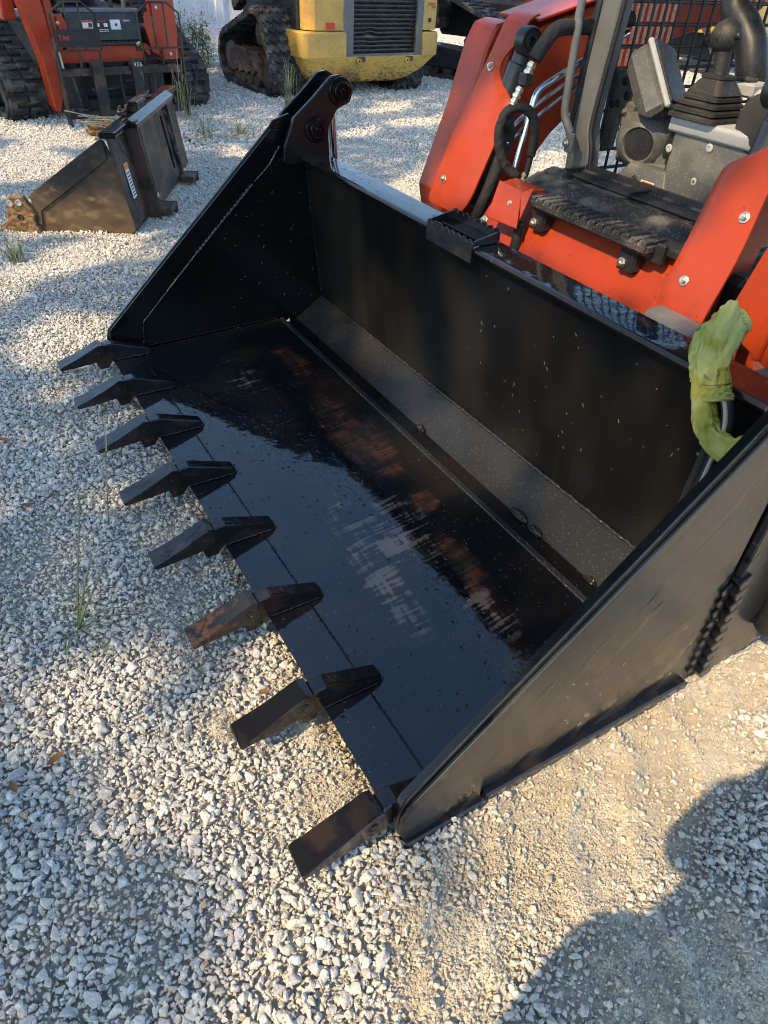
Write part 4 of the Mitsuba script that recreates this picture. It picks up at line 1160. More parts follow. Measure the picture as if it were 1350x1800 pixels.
obj(L, 'coupler_ear', yz(fillet([(1.02, 0.44), (1.02, 0.50), (1.06, 0.535), (1.12, 0.535), (1.12, 0.44)], 0.02), 1.39, 1.53, 0.004), 'post_paint')
for y, z in ((1.16, 0.60), (1.14, 0.575)):
    obj(L, 'hose', tube([(1.56, y + 0.25, z + 0.30), (1.57, y + 0.06, z + 0.1), (1.585, y - 0.03, z - 0.02), (1.60, y - 0.09, z - 0.10)], 0.014, 12), 'hose_rubber', True)

# ================================================================ rubber tracks


class Frame:
    """local axes of a machine on the yard: s to its photograph-right, d towards the viewer, z up"""
    def __init__(self, o, lat, out):
        self.o = np.array([o[0], o[1], 0.0])
        self.s = np.array([lat[0], lat[1], 0.0]) / np.hypot(*lat)
        self.d = np.array([out[0], out[1], 0.0]) / np.hypot(*out)

    def p(self, s, d, z):
        return self.o + self.s * s + self.d * d + Z * z

    def R(self):
        return np.stack([self.s, self.d, Z], 1)

    def box(self, c, size, b=0.004, R=None):
        return box(self.p(*c), size, b, self.R() if R is None else self.R() @ R)

    def sz(self, poly, d0, th, b=0.004, holes=()):
        """outline in (s, z), its front face at d0, thickness th away from the viewer"""
        return plate(poly, th, self.p(0, d0 - (th if np.dot(np.cross(self.s, Z), self.d) > 0 else 0), 0), self.s, Z, b, holes)

    def dz(self, poly, s0, s1, b=0.004, holes=()):
        """outline in (d, z), from s0 to s1"""
        w = np.cross(self.d, Z)
        return plate(poly, s1 - s0, self.p(s0 if w @ self.s > 0 else s1, 0, 0), self.d, Z, b, holes)

    def tube(self, pts, r, **k):
        return tube([self.p(*q) for q in pts], r, **k)


def hull_path(circles):
    return unary_union([Point(d, z).buffer(r, quad_segs=10) for d, z, r in circles]).convex_hull


def track(parent, fr, s0, s1, circles, lug, pitch, mat='rubber', label=None):
    """a belt round the hull of its wheels, with lugs; lug(s centre, width) gives outlines (along, across) and heights"""
    hull = hull_path(circles)
    ring = np.array(hull.exterior.coords)[:-1]
    inn = np.array(hull.buffer(-0.045).exterior.coords)[:-1]
    t = obj(parent, 'track', fr.dz(ring, s0, s1, 0.006, [inn]), mat, 40, label=label)
    L_ = hull.exterior.length
    n = int(L_ / pitch)
    for col, (outline, c, h) in enumerate(lug(s1 - s0)):
        proto = None
        for k in range(n):
            a = (k + 0.5 * (col % 2)) * L_ / n
            q0, q1 = hull.exterior.interpolate(a), hull.exterior.interpolate((a + 0.01) % L_)
            tx = np.array([q1.x - q0.x, q1.y - q0.y])
            tx /= np.linalg.norm(tx)
            ta = fr.d * tx[0] + Z * tx[1]
            no = fr.d * tx[1] - Z * tx[0]
            if Point(q0.x + tx[1] * 0.02, q0.y - tx[0] * 0.02).within(hull):
                no = -no
            o = fr.p(s0 + c, q0.x, q0.y) - no * 0.006
            M = np.eye(4)
            M[:3, 0], M[:3, 1], M[:3, 2], M[:3, 3] = ta, np.cross(no, ta), no, o
            if proto is None:
                proto = mikit.ply(plate(outline, h, (0, 0, 0), X, Y, 0.006), mat, smooth=30)
            obj(t, 'lug', {**proto, 'to_world': T(M.tolist())}, None)
    return t


def c_lugs(w):
    a = 0.070
    big = [(-a, -0.07), (a, -0.07), (a, 0.07), (0.018, 0.07), (0.018, -0.01), (-0.018, -0.01), (-0.018, 0.07), (-a, 0.07)]
    return [(big, w * 0.27, 0.030), ([(x, -y) for x, y in big][::-1], w * 0.75, 0.030)]


def wave_lugs(w):
    p, q = [], []
    for k in range(13):
        y = -w / 2 + 0.012 + (w - 0.024) * k / 12
        o = 0.018 * math.sin(k * math.pi / 1.5)
        p.append((o - 0.026, y)), q.append((o + 0.026, y))
    return [(q + p[::-1], w * 0.5, 0.028)]


def bar_lugs(w):
    return [([(-0.02, -w * 0.47), (0.02, -w * 0.47), (0.02, -0.005), (-0.02, 0.01)], w * 0.5, 0.024), ([(-0.02, 0.0), (0.02, 0.012), (0.02, w * 0.47), (-0.02, w * 0.47)], w * 0.5, 0.024)]


def rollers(parent, fr, s0, s1, ds, z, r):
    for d in ds:
        obj(parent, 'roller', cyl(fr.p(s0, d, z), fr.p(s1, d, z), r, 0.012), 'rusty_dark', 40)


# ================================================================ red loader with pallet forks, at the left
R_ = thing('track_loader', 'red track loader parked at the far left facing the camera', 'track loader')
fr = Frame((-4.40, 0.50), (-0.164, 0.986), (0.986, 0.164))
cir = [(-0.17, 0.135, 0.19), (-1.50, 0.135, 0.19), (-1.10, 0.60, 0.21)]
for s0, s1 in ((-0.20, 0.125), (1.26, 1.565)):
    tk = track(R_, fr, s0, s1, cir, c_lugs, 0.155)
    rollers(R_, fr, s0 + 0.05, s1 - 0.05, (-0.5, -0.75, -1.0, -1.25), 0.06, 0.085)
    obj(R_, 'idler', cyl(fr.p(s0 + 0.06, -0.17, 0.135), fr.p(s1 - 0.06, -0.17, 0.135), 0.15, 0.02), 'rusty_dark', 40)
    obj(R_, 'track_frame', fr.box(((s0 + s1) / 2, -0.85, 0.20), (0.20, 1.2, 0.16), 0.02), 'rusty_dark')
obj(R_, 'chassis', fr.box((0.70, -0.85, 0.30), (1.0, 1.5, 0.5), 0.02), 'dark_plastic')
obj(R_, 'front_plate', fr.sz(fillet([(0.31, 0.335), (0.93, 0.325), (0.955, 0.445), (0.335, 0.455)], 0.01), 0.10, 0.05), 'red_far')
obj(R_, 'serrated_step', fr.sz([(0.50, 0.316)] + [(0.50 + k * 0.0155, 0.330 + 0.012 * (k % 2)) for k in range(28)] + [(0.93, 0.316)], 0.108, 0.02, 0.001), 'dark_plastic')
obj(R_, 'serrated_step', fr.sz([(0.55, 0.452)] + [(0.55 + k * 0.0155, 0.470 + 0.012 * (k % 2)) for k in range(25)] + [(0.92, 0.452)], 0.118, 0.03, 0.001), 'dark_plastic')
dp = obj(R_, 'dash_panel', plate([(0.345, 0), (0.935, 0), (0.955, 0.195), (0.355, 0.195)], 0.05, fr.p(0, 0.055, 0.468), fr.s, (Z - 0.12 * fr.d), 0.012), 'dark_plastic', 40, label='black dash panel covered in stickers below the cab opening')
obj(dp, 'top_edge', fr.box((0.65, 0.02, 0.672), (0.64, 0.10, 0.030), 0.010), 'post_paint')
vz = (Z - 0.12 * fr.d)
vz /= np.linalg.norm(vz)
nz_ = np.cross(fr.s, vz)
nz_ = nz_ if nz_ @ fr.d > 0 else -nz_
# the panel's outer face
po = fr.p(0, 0.055, 0.468) + np.cross(fr.s, vz) * 0.05
po = po if np.cross(fr.s, vz) @ fr.d > 0 else fr.p(0, 0.055, 0.468)


def sticker(s0, s1, z0, z1, mat, lift=0.001):
    return obj(dp, 'sticker', plate([(s0, z0), (s1, z0), (s1, z1), (s0, z1)], 0.001, po + nz_ * lift, fr.s, vz, 0), mat, False)


sticker(0.478, 0.560, 0.086, 0.140, 'white_print')
sticker(0.480, 0.558, 0.128, 0.139, 'red_print', 0.0025)
sticker(0.480, 0.558, 0.087, 0.095, 'orange_print', 0.0025)
sticker(0.525, 0.555, 0.098, 0.124, 'faded_print', 0.0025)
sticker(0.575, 0.690, 0.058, 0.142, 'black_print')
for z in (0.068, 0.078):
    sticker(0.583, 0.680, z, z + 0.004, 'white_print', 0.0025)
sticker(0.585, 0.613, 0.098, 0.122, 'white_print', 0.0025)
sticker(0.648, 0.678, 0.098, 0.122, 'white_print', 0.0025)
sticker(0.590, 0.670, 0.132, 0.138, 'red_print', 0.0025)
sticker(0.704, 0.786, 0.080, 0.144, 'white_print')
obj(dp, 'dot', cyl(po + fr.s * 0.75 + vz * 0.112, po + fr.s * 0.75 + vz * 0.112 + nz_ * 0.004, 0.010, 0.001), 'black_print')
sticker(0.812, 0.868, 0.132, 0.143, 'light_plastic')
# arms: box-section legs, the inner guards
obj(R_, 'lift_arm', fr.sz(fillet([(-0.02, 1.00), (0.155, 1.00), (0.186, 0.66), (0.218, 0.16), (0.150, 0.0), (0.112, 0.06), (0.100, 0.35), (0.045, 0.62)], 0.012), 0.16, 0.13, 0.01), 'red_far')
obj(R_, 'lift_arm', fr.sz(fillet([(1.075, 1.00), (1.245, 1.00), (1.245, 0.74), (1.262, 0.33), (1.09, 0.345), (1.055, 0.75)], 0.012), 0.14, 0.13, 0.01), 'red_far')
obj(R_, 'arm_beam', fr.dz(fillet([(0.05, 1.05), (-1.9, 1.25), (-1.9, 1.05), (-0.4, 0.62), (-0.05, 0.60)], 0.03), -0.055, 0.04, 0.01), 'red_far')
obj(R_, 'arm_beam', fr.dz(fillet([(0.05, 1.05), (-1.9, 1.25), (-1.9, 1.05), (-0.4, 0.72), (-0.05, 0.70)], 0.03), 1.24, 1.30, 0.01), 'red_far')
for pl in ([(0.205, 0.95), (0.265, 0.95), (0.27, 0.66), (0.295, 0.40), (0.22, 0.385), (0.212, 0.55)], [(0.285, 0.665), (0.325, 0.655), (0.352, 0.61), (0.362, 0.47), (0.290, 0.46)], [(0.225, 0.345), (0.300, 0.335), (0.352, 0.375), (0.352, 0.42), (0.23, 0.42)]):
    obj(R_, 'arm_guard', fr.sz(fillet(pl, 0.02), 0.10, 0.02), 'red_far')
for pl in ([(0.962, 0.575), (0.966, 0.645), (0.985, 0.672), (1.020, 0.665), (1.060, 0.42), (1.078, 0.365), (1.005, 0.40)], [(1.02, 0.80), (1.065, 0.80), (1.135, 0.385), (1.10, 0.37), (1.06, 0.42), (1.035, 0.60)], [(1.085, 0.395), (1.19, 0.395), (1.185, 0.35), (1.15, 0.335), (1.10, 0.34)]):
    obj(R_, 'arm_guard', fr.sz(fillet(pl, 0.018), 0.155, 0.02), 'red_far')
for s, z, d in ((0.285, 0.60, 0.105), (1.075, 0.70, 0.16), (1.155, 0.382, 0.16), (0.895, 0.455, 0.12), (0.915, 0.462, 0.12)):
    bolt(R_, fr.p(s, d, z), fr.d, 0.010)
for s in (0.905,):
    obj(R_, 'step_bracket', fr.sz([(0.885, 0.41), (0.93, 0.41), (0.93, 0.475), (0.885, 0.475)], 0.115, 0.03), 'dark_plastic')
obj(R_, 'arm_joint', fr.sz(fillet([(0.935, 0.425), (1.0, 0.36), (1.0, 0.44), (0.96, 0.46)], 0.01), 0.12, 0.08), 'red_far')
# cab opening above: dark interior, seat, floor, corner posts
obj(R_, 'cab_interior', cat(fr.box((0.65, -1.10, 1.0), (0.86, 0.05, 0.8), 0.01), fr.box((0.65, -0.55, 0.66), (0.80, 1.0, 0.03), 0.005)), 'black_print')
obj(R_, 'seat', trimesh.convex.convex_hull(np.vstack([fr.box((0.66, -0.60, 0.80), (0.44, 0.40, 0.12), 0.05).vertices, fr.box((0.66, -0.78, 0.95), (0.40, 0.10, 0.3), 0.05).vertices])), 'bellows', 40)
obj(R_, 'joystick', cat(fr.tube([(0.45, -0.22, 0.68), (0.452, -0.2, 0.78), (0.44, -0.2, 0.86)], 0.018), fr.tube([(0.44, -0.2, 0.80), (0.445, -0.2, 0.84), (0.44, -0.2, 0.88)], (0.02, 0.034, 0.02))), 'grey_plastic', True)
obj(R_, 'joystick', fr.tube([(0.86, -0.22, 0.68), (0.855, -0.2, 0.78), (0.86, -0.2, 0.88)], (0.016, 0.016, 0.034)), 'grey_plastic', True)
obj(R_, 'cab_post', fr.tube([(0.868, 0.0, 0.665), (0.875, 0.01, 0.76), (0.90, 0.0, 1.5)], 0.018), 'post_paint', True)
obj(R_, 'cab_post', fr.tube([(0.352, 0.0, 0.665), (0.345, 0.0, 0.80), (0.33, 0.0, 1.5)], 0.018), 'dark_plastic', True)
obj(R_, 'cross_tube', cat(fr.box((0.72, 0.13, 0.055), (0.70, 0.05, 0.085), 0.01), cyl(fr.p(0.42, 0.17, 0.16), fr.p(0.70, 0.17, 0.165), 0.022), cyl(fr.p(0.72, 0.17, 0.21), fr.p(0.86, 0.17, 0.215), 0.012)), 'cylinder_black')
obj(R_, 'coupler_plate', fr.sz([(0.20, 0.05), (0.37, 0.05), (0.385, 0.29), (0.20, 0.29)], 0.20, 0.03), 'cylinder_black')
obj(R_, 'coupler_plate', fr.sz([(0.92, 0.05), (1.05, 0.05), (1.05, 0.29), (0.92, 0.29)], 0.20, 0.03), 'cylinder_black')

# the fork carriage it carries
Fk = thing('pallet_fork', 'rusty pallet fork carriage hanging on the left red loader', 'pallet fork')
obj(Fk, 'top_bar', fr.sz([(0.150, 0.285), (1.160, 0.278), (1.160, 0.335), (0.150, 0.335)], 0.35, 0.035, 0.004), 'rusty_dark')
obj(Fk, 'bottom_bar', fr.sz([(0.145, 0.0), (1.155, -0.005), (1.155, 0.045), (0.150, 0.045)], 0.35, 0.035, 0.004), 'rusty_dark')
obj(Fk, 'latch_bar', fr.box((0.70, 0.30, 0.352), (0.94, 0.03, 0.030), 0.003), 'black_paint')
for s in (0.150, 1.165):
    obj(Fk, 'end_plate', fr.dz([(0.30, -0.03), (0.37, -0.045), (0.37, 0.50), (0.345, 0.55), (0.30, 0.50)], s - 0.007, s + 0.007, 0.002), 'rusty_dark')
for s, w in ((0.255, 0.02), (0.62, 0.005), (0.90, 0.0), (0.98, 0.02), (1.05, -0.02)):
    obj(Fk, 'tie_rod', fr.tube([(s - w, 0.335, 0.29), (s, 0.34, 0.16), (s + 0.02, 0.335, 0.02)], 0.007), 'rusty_dark', True)


def tine(s0, s1, lean):
    h = s1 - s0
    sh = plate([(0, -0.05), (h, -0.05), (h - lean, 0.388), (-lean, 0.390)], 0.036, fr.p(s0, 0.352, 0), fr.s, Z, 0.004)
    ft = plate([(0, 0), (h, 0), (h * 0.85, 0.95), (h * 0.15, 0.95)], 0.030, fr.p(s0, 0.36, -0.052), fr.s, fr.d, 0.004)
    hk = fr.box(((s0 + s1) / 2 - lean, 0.34, 0.352), (h, 0.07, 0.04), 0.004)
    return obj(Fk, 'tine', cat(sh, ft, hk), 'rusty_dark')


tine(0.394, 0.480, 0.006)
t2 = tine(0.712, 0.796, 0.008)
text(t2, '936', 0.028, fr.p(0.716, 0.392, 0.338), fr.s, Z, 'white_print', 'chalk_mark')
for s0, s1 in ((0.150, 0.485), (0.815, 1.166)):
    m = (s0 + s1) / 2
    z1 = 0.752
    obj(Fk, 'guard_frame', cat(fr.tube([(s0 + 0.005, 0.36, 0.452), (s0, 0.36, 0.685), (s0 + 0.10, 0.37, z1), (s1 - 0.10, 0.37, z1), (s1, 0.36, 0.678), (s1 + (0.005), 0.36, 0.452), (s0 + 0.005, 0.36, 0.452)], 0.008, smooth=False),
                               fr.tube([(m - 0.05, 0.365, 0.452), (m - 0.06, 0.37, z1)], 0.0075, n=6), fr.tube([(m + 0.05, 0.365, 0.452), (m + 0.045, 0.37, z1)], 0.0075, n=6),
                               fr.tube([(s0 + 0.02, 0.35, 0.34), (s0 + 0.01, 0.36, 0.452)], 0.008, n=4), fr.tube([(m, 0.35, 0.34), (m, 0.36, 0.452)], 0.009, n=4), fr.tube([(s1 - 0.02, 0.35, 0.34), (s1 - 0.01, 0.36, 0.452)], 0.008, n=4),
                               fr.box((m, 0.365, 0.452), (s1 - s0, 0.02, 0.012), 0.002)), 'rusty_dark', 40)
bd = obj(Fk, 'name_board', cat(fr.sz([(0.163, 0.478), (0.488, 0.470), (0.490, 0.588), (0.160, 0.588)], 0.385, 0.006, 0.001)), 'black_print', label='black board with faded lettering in the left guard')
tw = text(bd, 'TA', 0.030, fr.p(0.172, 0.3865, 0.522), fr.s, Z, 'red_print', bold=True)
text(bd, 'K', 0.030, fr.p(0.228, 0.3865, 0.521), fr.s, Z, 'red_print', bold=True)
text(bd, 'EUCHI', 0.030, fr.p(0.258, 0.3865, 0.520), (fr.s * 1.25), Z, 'faded_print', bold=True)
obj(Fk, 'edge_tape', fr.sz([(0.160, 0.345), (0.176, 0.345), (0.166, 0.45), (0.154, 0.45)], 0.376, 0.004, 0), 'straw')

# ================================================================ the rusty bucket on the ground
Q = thing('loader_bucket', 'small rusty mud-stained loader bucket lying on the gravel', 'loader bucket')
fq = Frame((-1.405, 0.475), (-0.875, 0.484), (-0.484, -0.875))      # s along its width, d towards its cutting edge
sd = [(0.0, -0.03), (0.015, -0.048), (0.10, -0.056), (0.50, -0.052), (0.485, 0.045), (0.507, 0.118), (0.495, 0.130), (0.105, 0.392), (0.085, 0.385), (0.050, 0.300)]
obj(Q, 'side_plate', fq.dz(sd, 0.0, 0.012, 0.003), 'rusty_paint', label='mud-stained end plate of the rusty bucket')
obj(Q, 'side_plate', fq.dz(sd, 1.42, 1.432, 0.003), 'rusty_dark')
obj(Q, 'side_cutter', fq.dz([(0.485, 0.045), (0.507, 0.118), (0.495, 0.130), (0.105, 0.392), (0.085, 0.385), (0.080, 0.305), (0.462, 0.048), (0.47, -0.02), (0.495, -0.02)], -0.012, -0.0005, 0.003), 'rusty_paint')
obj(Q, 'corner_bit', fq.dz(fillet([(0.478, -0.060), (0.66, -0.066), (0.700, -0.058), (0.640, -0.010), (0.620, 0.095), (0.595, 0.118), (0.530, 0.122), (0.488, 0.040), (0.500, 0.0)], 0.008), -0.030, 0.004, 0.006), 'mud', label='mud-caked corner cutter')
for d, z in ((0.555, 0.090), (0.60, 0.085), (0.565, 0.02)):
    obj(Q, 'bolt', lathe([(0, 0), (0.016, 0), (0.015, 0.004), (0.011, 0.0045), (0.010, 0.001), (0, 0.001)], fq.p(d=d, s=-0.030, z=z), -fq.s, 18), 'rusty_dark' if z < 0.05 else 'light_plastic', 40)
obj(Q, 'floor_plate', fq.dz([(0.01, -0.052), (0.69, -0.058), (0.69, -0.048), (0.01, -0.040)], 0.012, 1.42, 0), 'rusty_dark')
obj(Q, 'cutting_edge', fq.dz([(0.56, -0.047), (0.70, -0.056), (0.70, -0.046), (0.56, -0.030)], 0.012, 1.42, 0.002), 'mud')
obj(Q, 'back_plate', fq.dz([(-0.004, -0.026), (0.006, -0.020), (0.072, 0.395), (0.060, 0.400)], 0.0, 1.432, 0.002), 'rusty_dark')
obj(Q, 'top_rail', fq.dz(fillet([(0.020, 0.398), (0.100, 0.396), (0.104, 0.420), (0.026, 0.424)], 0.006), -0.006, 1.44, 0.003), 'black_paint')
sb = -0.004
qp = obj(Q, 'quick_attach_plate', plate([(0.30, -0.03), (1.13, -0.03), (1.13, 0.40), (0.30, 0.40)], 0.012, fq.p(0, -0.022, 0), fq.s, Z + 0.155 * fq.d, 0.003, [[(0.36, 0.05), (0.40, 0.05), (0.42, 0.34), (0.38, 0.34)], [(0.905, 0.05), (0.955, 0.05), (0.955, 0.34), (0.905, 0.34)]]), 'rusty_dark')
for s in (0.27, 0.30):
    obj(Q, 'stiffener', fq.dz([(-0.075, -0.045), (0.0, -0.045), (0.062, 0.43), (-0.012, 0.43)], s, s + 0.014, 0.002), 'rusty_dark')
obj(Q, 'stiffener', fq.dz([(-0.060, -0.045), (0.0, -0.045), (0.062, 0.43), (0.0, 0.43)], 1.02, 1.034, 0.002), 'rusty_dark')
obj(Q, 'attach_lip', fq.dz([(0.020, 0.400), (0.050, 0.430), (0.024, 0.438), (-0.020, 0.416), (-0.018, 0.395)], 0.25, 1.16, 0.003), 'black_paint')
obj(Q, 'attach_lip', fq.box((0.60, 0.062, 0.448), (0.16, 0.05, 0.05), 0.004), 'black_paint')
for s in (0.33, 0.99):
    obj(Q, 'pin_bracket', fq.box((s + 0.02, -0.085, -0.015), (0.13, 0.09, 0.035), 0.005), 'rusty_dark')
    obj(Q, 'pin_bracket', fq.box((s + 0.085, -0.085, -0.03), (0.014, 0.10, 0.07), 0.003), 'rusty_dark')
for s in (0.98,):
    g = np.random.default_rng(4)
    P = [fq.p(s + 0.045 + g.normal(0, 0.012), -0.03 - 0.02 * k / 14 + (0.06 * (1 - 0)) * 0, 0.36 - 0.40 * k / 14) + fq.d * 0.155 * (0.36 - 0.4 * k / 14) for k in range(15)]
    obj(Q, 'dirt_rope', tube(P, np.where(np.arange(15) % 2, 0.020, 0.012), 8), 'rusty_dark', True)
lq = obj(Q, 'sticker', plate([(0.085, 0.10), (0.150, 0.10), (0.150, 0.265), (0.085, 0.265)], 0.001, fq.p(0, -0.006, 0), fq.s, Z + 0.155 * fq.d, 0), 'white_print', False)
nb = np.cross(fq.s, Z + 0.155 * fq.d)
nb = nb / np.linalg.norm(nb)
nb = nb if nb @ fq.d < 0 else -nb
vb = Z + 0.155 * fq.d
vb = vb / np.linalg.norm(vb)
obj(lq, 'orange_band', plate([(0.088, 0.238), (0.147, 0.238), (0.147, 0.262), (0.088, 0.262)], 0.001, fq.p(0, -0.006, 0) + nb * 0.002, fq.s, vb, 0), 'orange_print', False)
for k in range(8):
    obj(lq, 'print_line', plate([(0.092, 0.112 + k * 0.015), (0.143, 0.112 + k * 0.015), (0.143, 0.117 + k * 0.015), (0.092, 0.117 + k * 0.015)], 0.001, fq.p(0, -0.006, 0) + nb * 0.002, fq.s, vb, 0), 'black_print', False)
obj(Q, 'sticker', plate([(1.17, 0.34), (1.215, 0.34), (1.215, 0.395), (1.17, 0.395)], 0.001, fq.p(0, -0.006, 0), fq.s, vb, 0), 'white_print', False)
obj(Q, 'bolt', lathe([(0, 0), (0.014, 0), (0.012, 0.006), (0, 0.008)], fq.p(0.28, -0.066, 0.07), -fq.d, 14), 'straw', 40)
# dirt and a chain heaped on the bucket's top
ch = thing('dirt_clod', 'lump of dry dirt and straw at the heel of the fork tine', 'dirt clod')
m = trimesh.creation.icosphere(4, 1.0)
v = np.array(m.vertices)
v = v * np.array([0.09, 0.13, 0.065]) * (1 + 0.8 * (meshkit.fbm(v * 2.6, 4, 3) - 0.5))[:, None]
obj(ch, 'lump', trimesh.Trimesh(v + np.array([-3.62, 0.86, 0.02]), m.faces), 'mud', True)
g = np.random.default_rng(9)
obj(ch, 'straw', cat(*[tube([np.array([-3.62, 0.86, 0.06]) + g.normal(0, 0.08, 3) * [1, 1, 0.3] for _ in range(3)], 0.003, 4, 6) for _ in range(26)]), 'straw', False)
cn = thing('chain', 'loose rusty chain lying along the top of the small bucket', 'chain')
for k in range(22):
    t = k / 21
    c = fq.p(0.42 + 0.66 * t, 0.10 + 0.012 * math.sin(k * 1.3), 0.425 + 0.018 * (1 - t) + 0.006 * math.sin(k * 2.1))
    a = np.linspace(0, 2 * np.pi, 14)
    up = (Z if k % 2 else fq.d)
    obj(cn, 'link', tube([c + fq.s * 0.026 * math.cos(q) + up * 0.013 * math.sin(q) for q in a], 0.0052, 6, smooth=False), 'rusty_dark', True)

# ================================================================ the yellow loader, from behind
Yl = thing('track_loader', 'scratched yellow track loader seen from behind with black louvred grille', 'track loader')
fy = Frame((-4.85, 2.80), (-0.06, 0.998), (0.998, 0.06))


def yellow_machine(Yl, fy, full=True):
    cy3 = [(-0.20, 0.125, 0.18), (-1.03, 0.195, 0.235), (-0.38, 0.46, 0.19)]
    for s0, s1 in ((-0.045, 0.29), (1.46, 1.80)):
        track(Yl, fy, s0, s1, cy3, wave_lugs, 0.085)
        obj(Yl, 'inner_guard', fy.dz(np.array(hull_path(cy3).buffer(-0.05).exterior.coords)[:-1], s1 - 0.05, s1 - 0.035, 0.002), 'black_print')
        ro = (-0.45, -0.60, -0.75, -0.90)
        rollers(Yl, fy, s0 + 0.04, s1 - 0.04, ro, 0.045, 0.075)
        obj(Yl, 'idler', cyl(fy.p(s0 + 0.04, -0.22, 0.125), fy.p(s1 - 0.04, -0.22, 0.125), 0.13, 0.02), 'rusty_dark', 40)
        obj(Yl, 'idler', cyl(fy.p(s0 + 0.04, -1.03, 0.195), fy.p(s1 - 0.04, -1.03, 0.195), 0.14, 0.02), 'rusty_dark', 40)
        obj(Yl, 'sprocket', cyl(fy.p(s0 + 0.08, -0.38, 0.45), fy.p(s1 - 0.08, -0.38, 0.45), 0.13, 0.03), 'rusty_dark', 40)
        obj(Yl, 'track_frame', fy.dz(fillet([(-0.28, 0.06), (-0.28, 0.22), (-0.36, 0.29), (-0.86, 0.31), (-1.02, 0.24), (-1.02, 0.16)] + [(-0.94 + k * 0.15 + (0.075 if q else 0), 0.14 if q else 0.07) for k in range(4) for q in (0, 1)], 0.006), s0 + 0.02, s1 - 0.03, 0.01), 'rusty_paint' if s0 < 0.1 else 'rusty_dark')
    obj(Yl, 'chassis', fy.box((0.88, -0.75, 0.42), (1.10, 1.3, 0.55), 0.03), 'black_print')
    # bumper casting: wraps the corners, slopes in below
    secs = []
    for z, s_l, s_r, dd in ((0.065, 0.46, 1.46, 0.02), (0.10, 0.34, 1.56, 0.07), (0.17, 0.27, 1.70, 0.11), (0.25, 0.24, 1.80, 0.13), (0.30, 0.225, 1.865, 0.14), (0.40, 0.212, 1.870, 0.14), (0.492, 0.205, 1.872, 0.14), (0.505, 0.215, 1.862, 0.128)):
        ring = []
        rr = 0.10
        for k in range(7):
            a = math.radians(180 - 90 * k / 6)
            ring.append(fy.p(s_l + rr + rr * math.cos(a), dd - rr + rr * math.sin(a), z))
        for k in range(7):
            a = math.radians(90 - 90 * k / 6)
            ring.append(fy.p(s_r - rr + rr * math.cos(a), dd - rr + rr * math.sin(a), z))
        ring += [fy.p(s_r, -0.75, z), fy.p(s_l, -0.75, z)]
        secs.append(np.array(ring)[::-1])
    low = loft(secs[:5])
    obj(Yl, 'bumper', low, 'yellow_paint', 30, label='scraped yellow rear bumper casting')
    for s0, s1, zt in ((0.205, 0.705, 0.505), (1.645, 1.872, 0.500)):
        cor = []
        for z, i_ in ((0.298, 0.0), (zt - 0.012, 0.0), (zt, 0.010)):
            ring = []
            rr = 0.09
            if s0 < 1:
                for k in range(7):
                    a = math.radians(180 - 90 * k / 6)
                    ring.append(fy.p(s0 + i_ + rr + rr * math.cos(a), 0.142 - i_ - rr + rr * math.sin(a), z))
                ring += [fy.p(s1 - i_, 0.142 - i_, z), fy.p(s1 - i_, 0.02, z), fy.p(s1 - i_, -0.2, z), fy.p(s0 + i_, -0.7, z)]
            else:
                ring += [fy.p(s0 + i_, 0.02, z), fy.p(s0 + i_, 0.142 - i_, z)]
                for k in range(7):
                    a = math.radians(90 - 90 * k / 6)
                    ring.append(fy.p(s1 - i_ - rr + rr * math.cos(a), 0.142 - i_ - rr + rr * math.sin(a), z))
                ring += [fy.p(s1 - i_, -0.7, z), fy.p(s0 + i_, -0.2, z)]
            cor.append(np.array(ring)[::-1])
        obj(Yl, 'bumper_corner', loft(cor), 'yellow_paint', 30)
    for s0, s1 in ((0.30, 0.705), (1.645, 1.865)):
        ring = [(s0, -0.6), (s0, 0.0), (s0 + 0.08, 0.095), (s1, 0.105), (s1, -0.6)] if s0 < 1 else [(s0, -0.6), (s0, 0.105), (s1 - 0.05, 0.10), (s1, 0.04), (s1, -0.6)]
        obj(Yl, 'side_panel', loft([np.array([fy.p(s, d, z) for s, d in ring])[::-1] for z in (0.515, 1.30)]), 'yellow_paint', 20)
    obj(Yl, 'door_seal', fy.box((0.285, -0.30, 0.80), (0.04, 0.5, 0.6), 0.01), 'dark_plastic')
    for s in (0.86, 1.45):
        obj(Yl, 'tow_notch', fy.box((s + 0.03, 0.141, 0.275), (0.085, 0.012, 0.045), 0.005), 'rusty_dark')
        obj(Yl, 'tow_lug', lathe([(0, 0), (0.028, 0), (0.026, 0.008), (0.012, 0.008), (0.010, 0.002), (0, 0.002)], fy.p(s, 0.142, 0.262), fy.d, 16), 'yellow_paint', 40)
    gl = obj(Yl, 'grille', cat(fy.box((0.750, 0.085, 0.80), (0.115, 0.06, 0.97), 0.006), fy.box((1.610, 0.085, 0.80), (0.075, 0.06, 0.97), 0.006), fy.box((1.18, 0.085, 0.308), (0.96, 0.06, 0.022), 0.004), fy.box((1.18, 0.04, 0.80), (0.80, 0.01, 1.0), 0.002)), 'post_paint', label='dark grille with bent horizontal louvres')
    for k in range(26):
        z = 0.333 + k * 0.0365
        dent = 0.020 * math.exp(-((k - 3.5) / 2.2) ** 2)
        P = [fy.p(0.810, 0.088, z), fy.p(0.95, 0.088 - dent * 0.3, z + dent * 0.1), fy.p(1.02, 0.088 - dent, z + dent * 0.55 * (1 if k > 3 else -0.6)), fy.p(1.12, 0.088 - dent * 0.5, z - dent * 0.2), fy.p(1.30, 0.088 - dent * 0.2, z), fy.p(1.572, 0.088, z)]
        p = spline(P, 22)
        n = len(p)
        prof = np.array([(0.0, 0.012), (0.004, 0.008), (-0.018, -0.014), (-0.022, -0.010)])
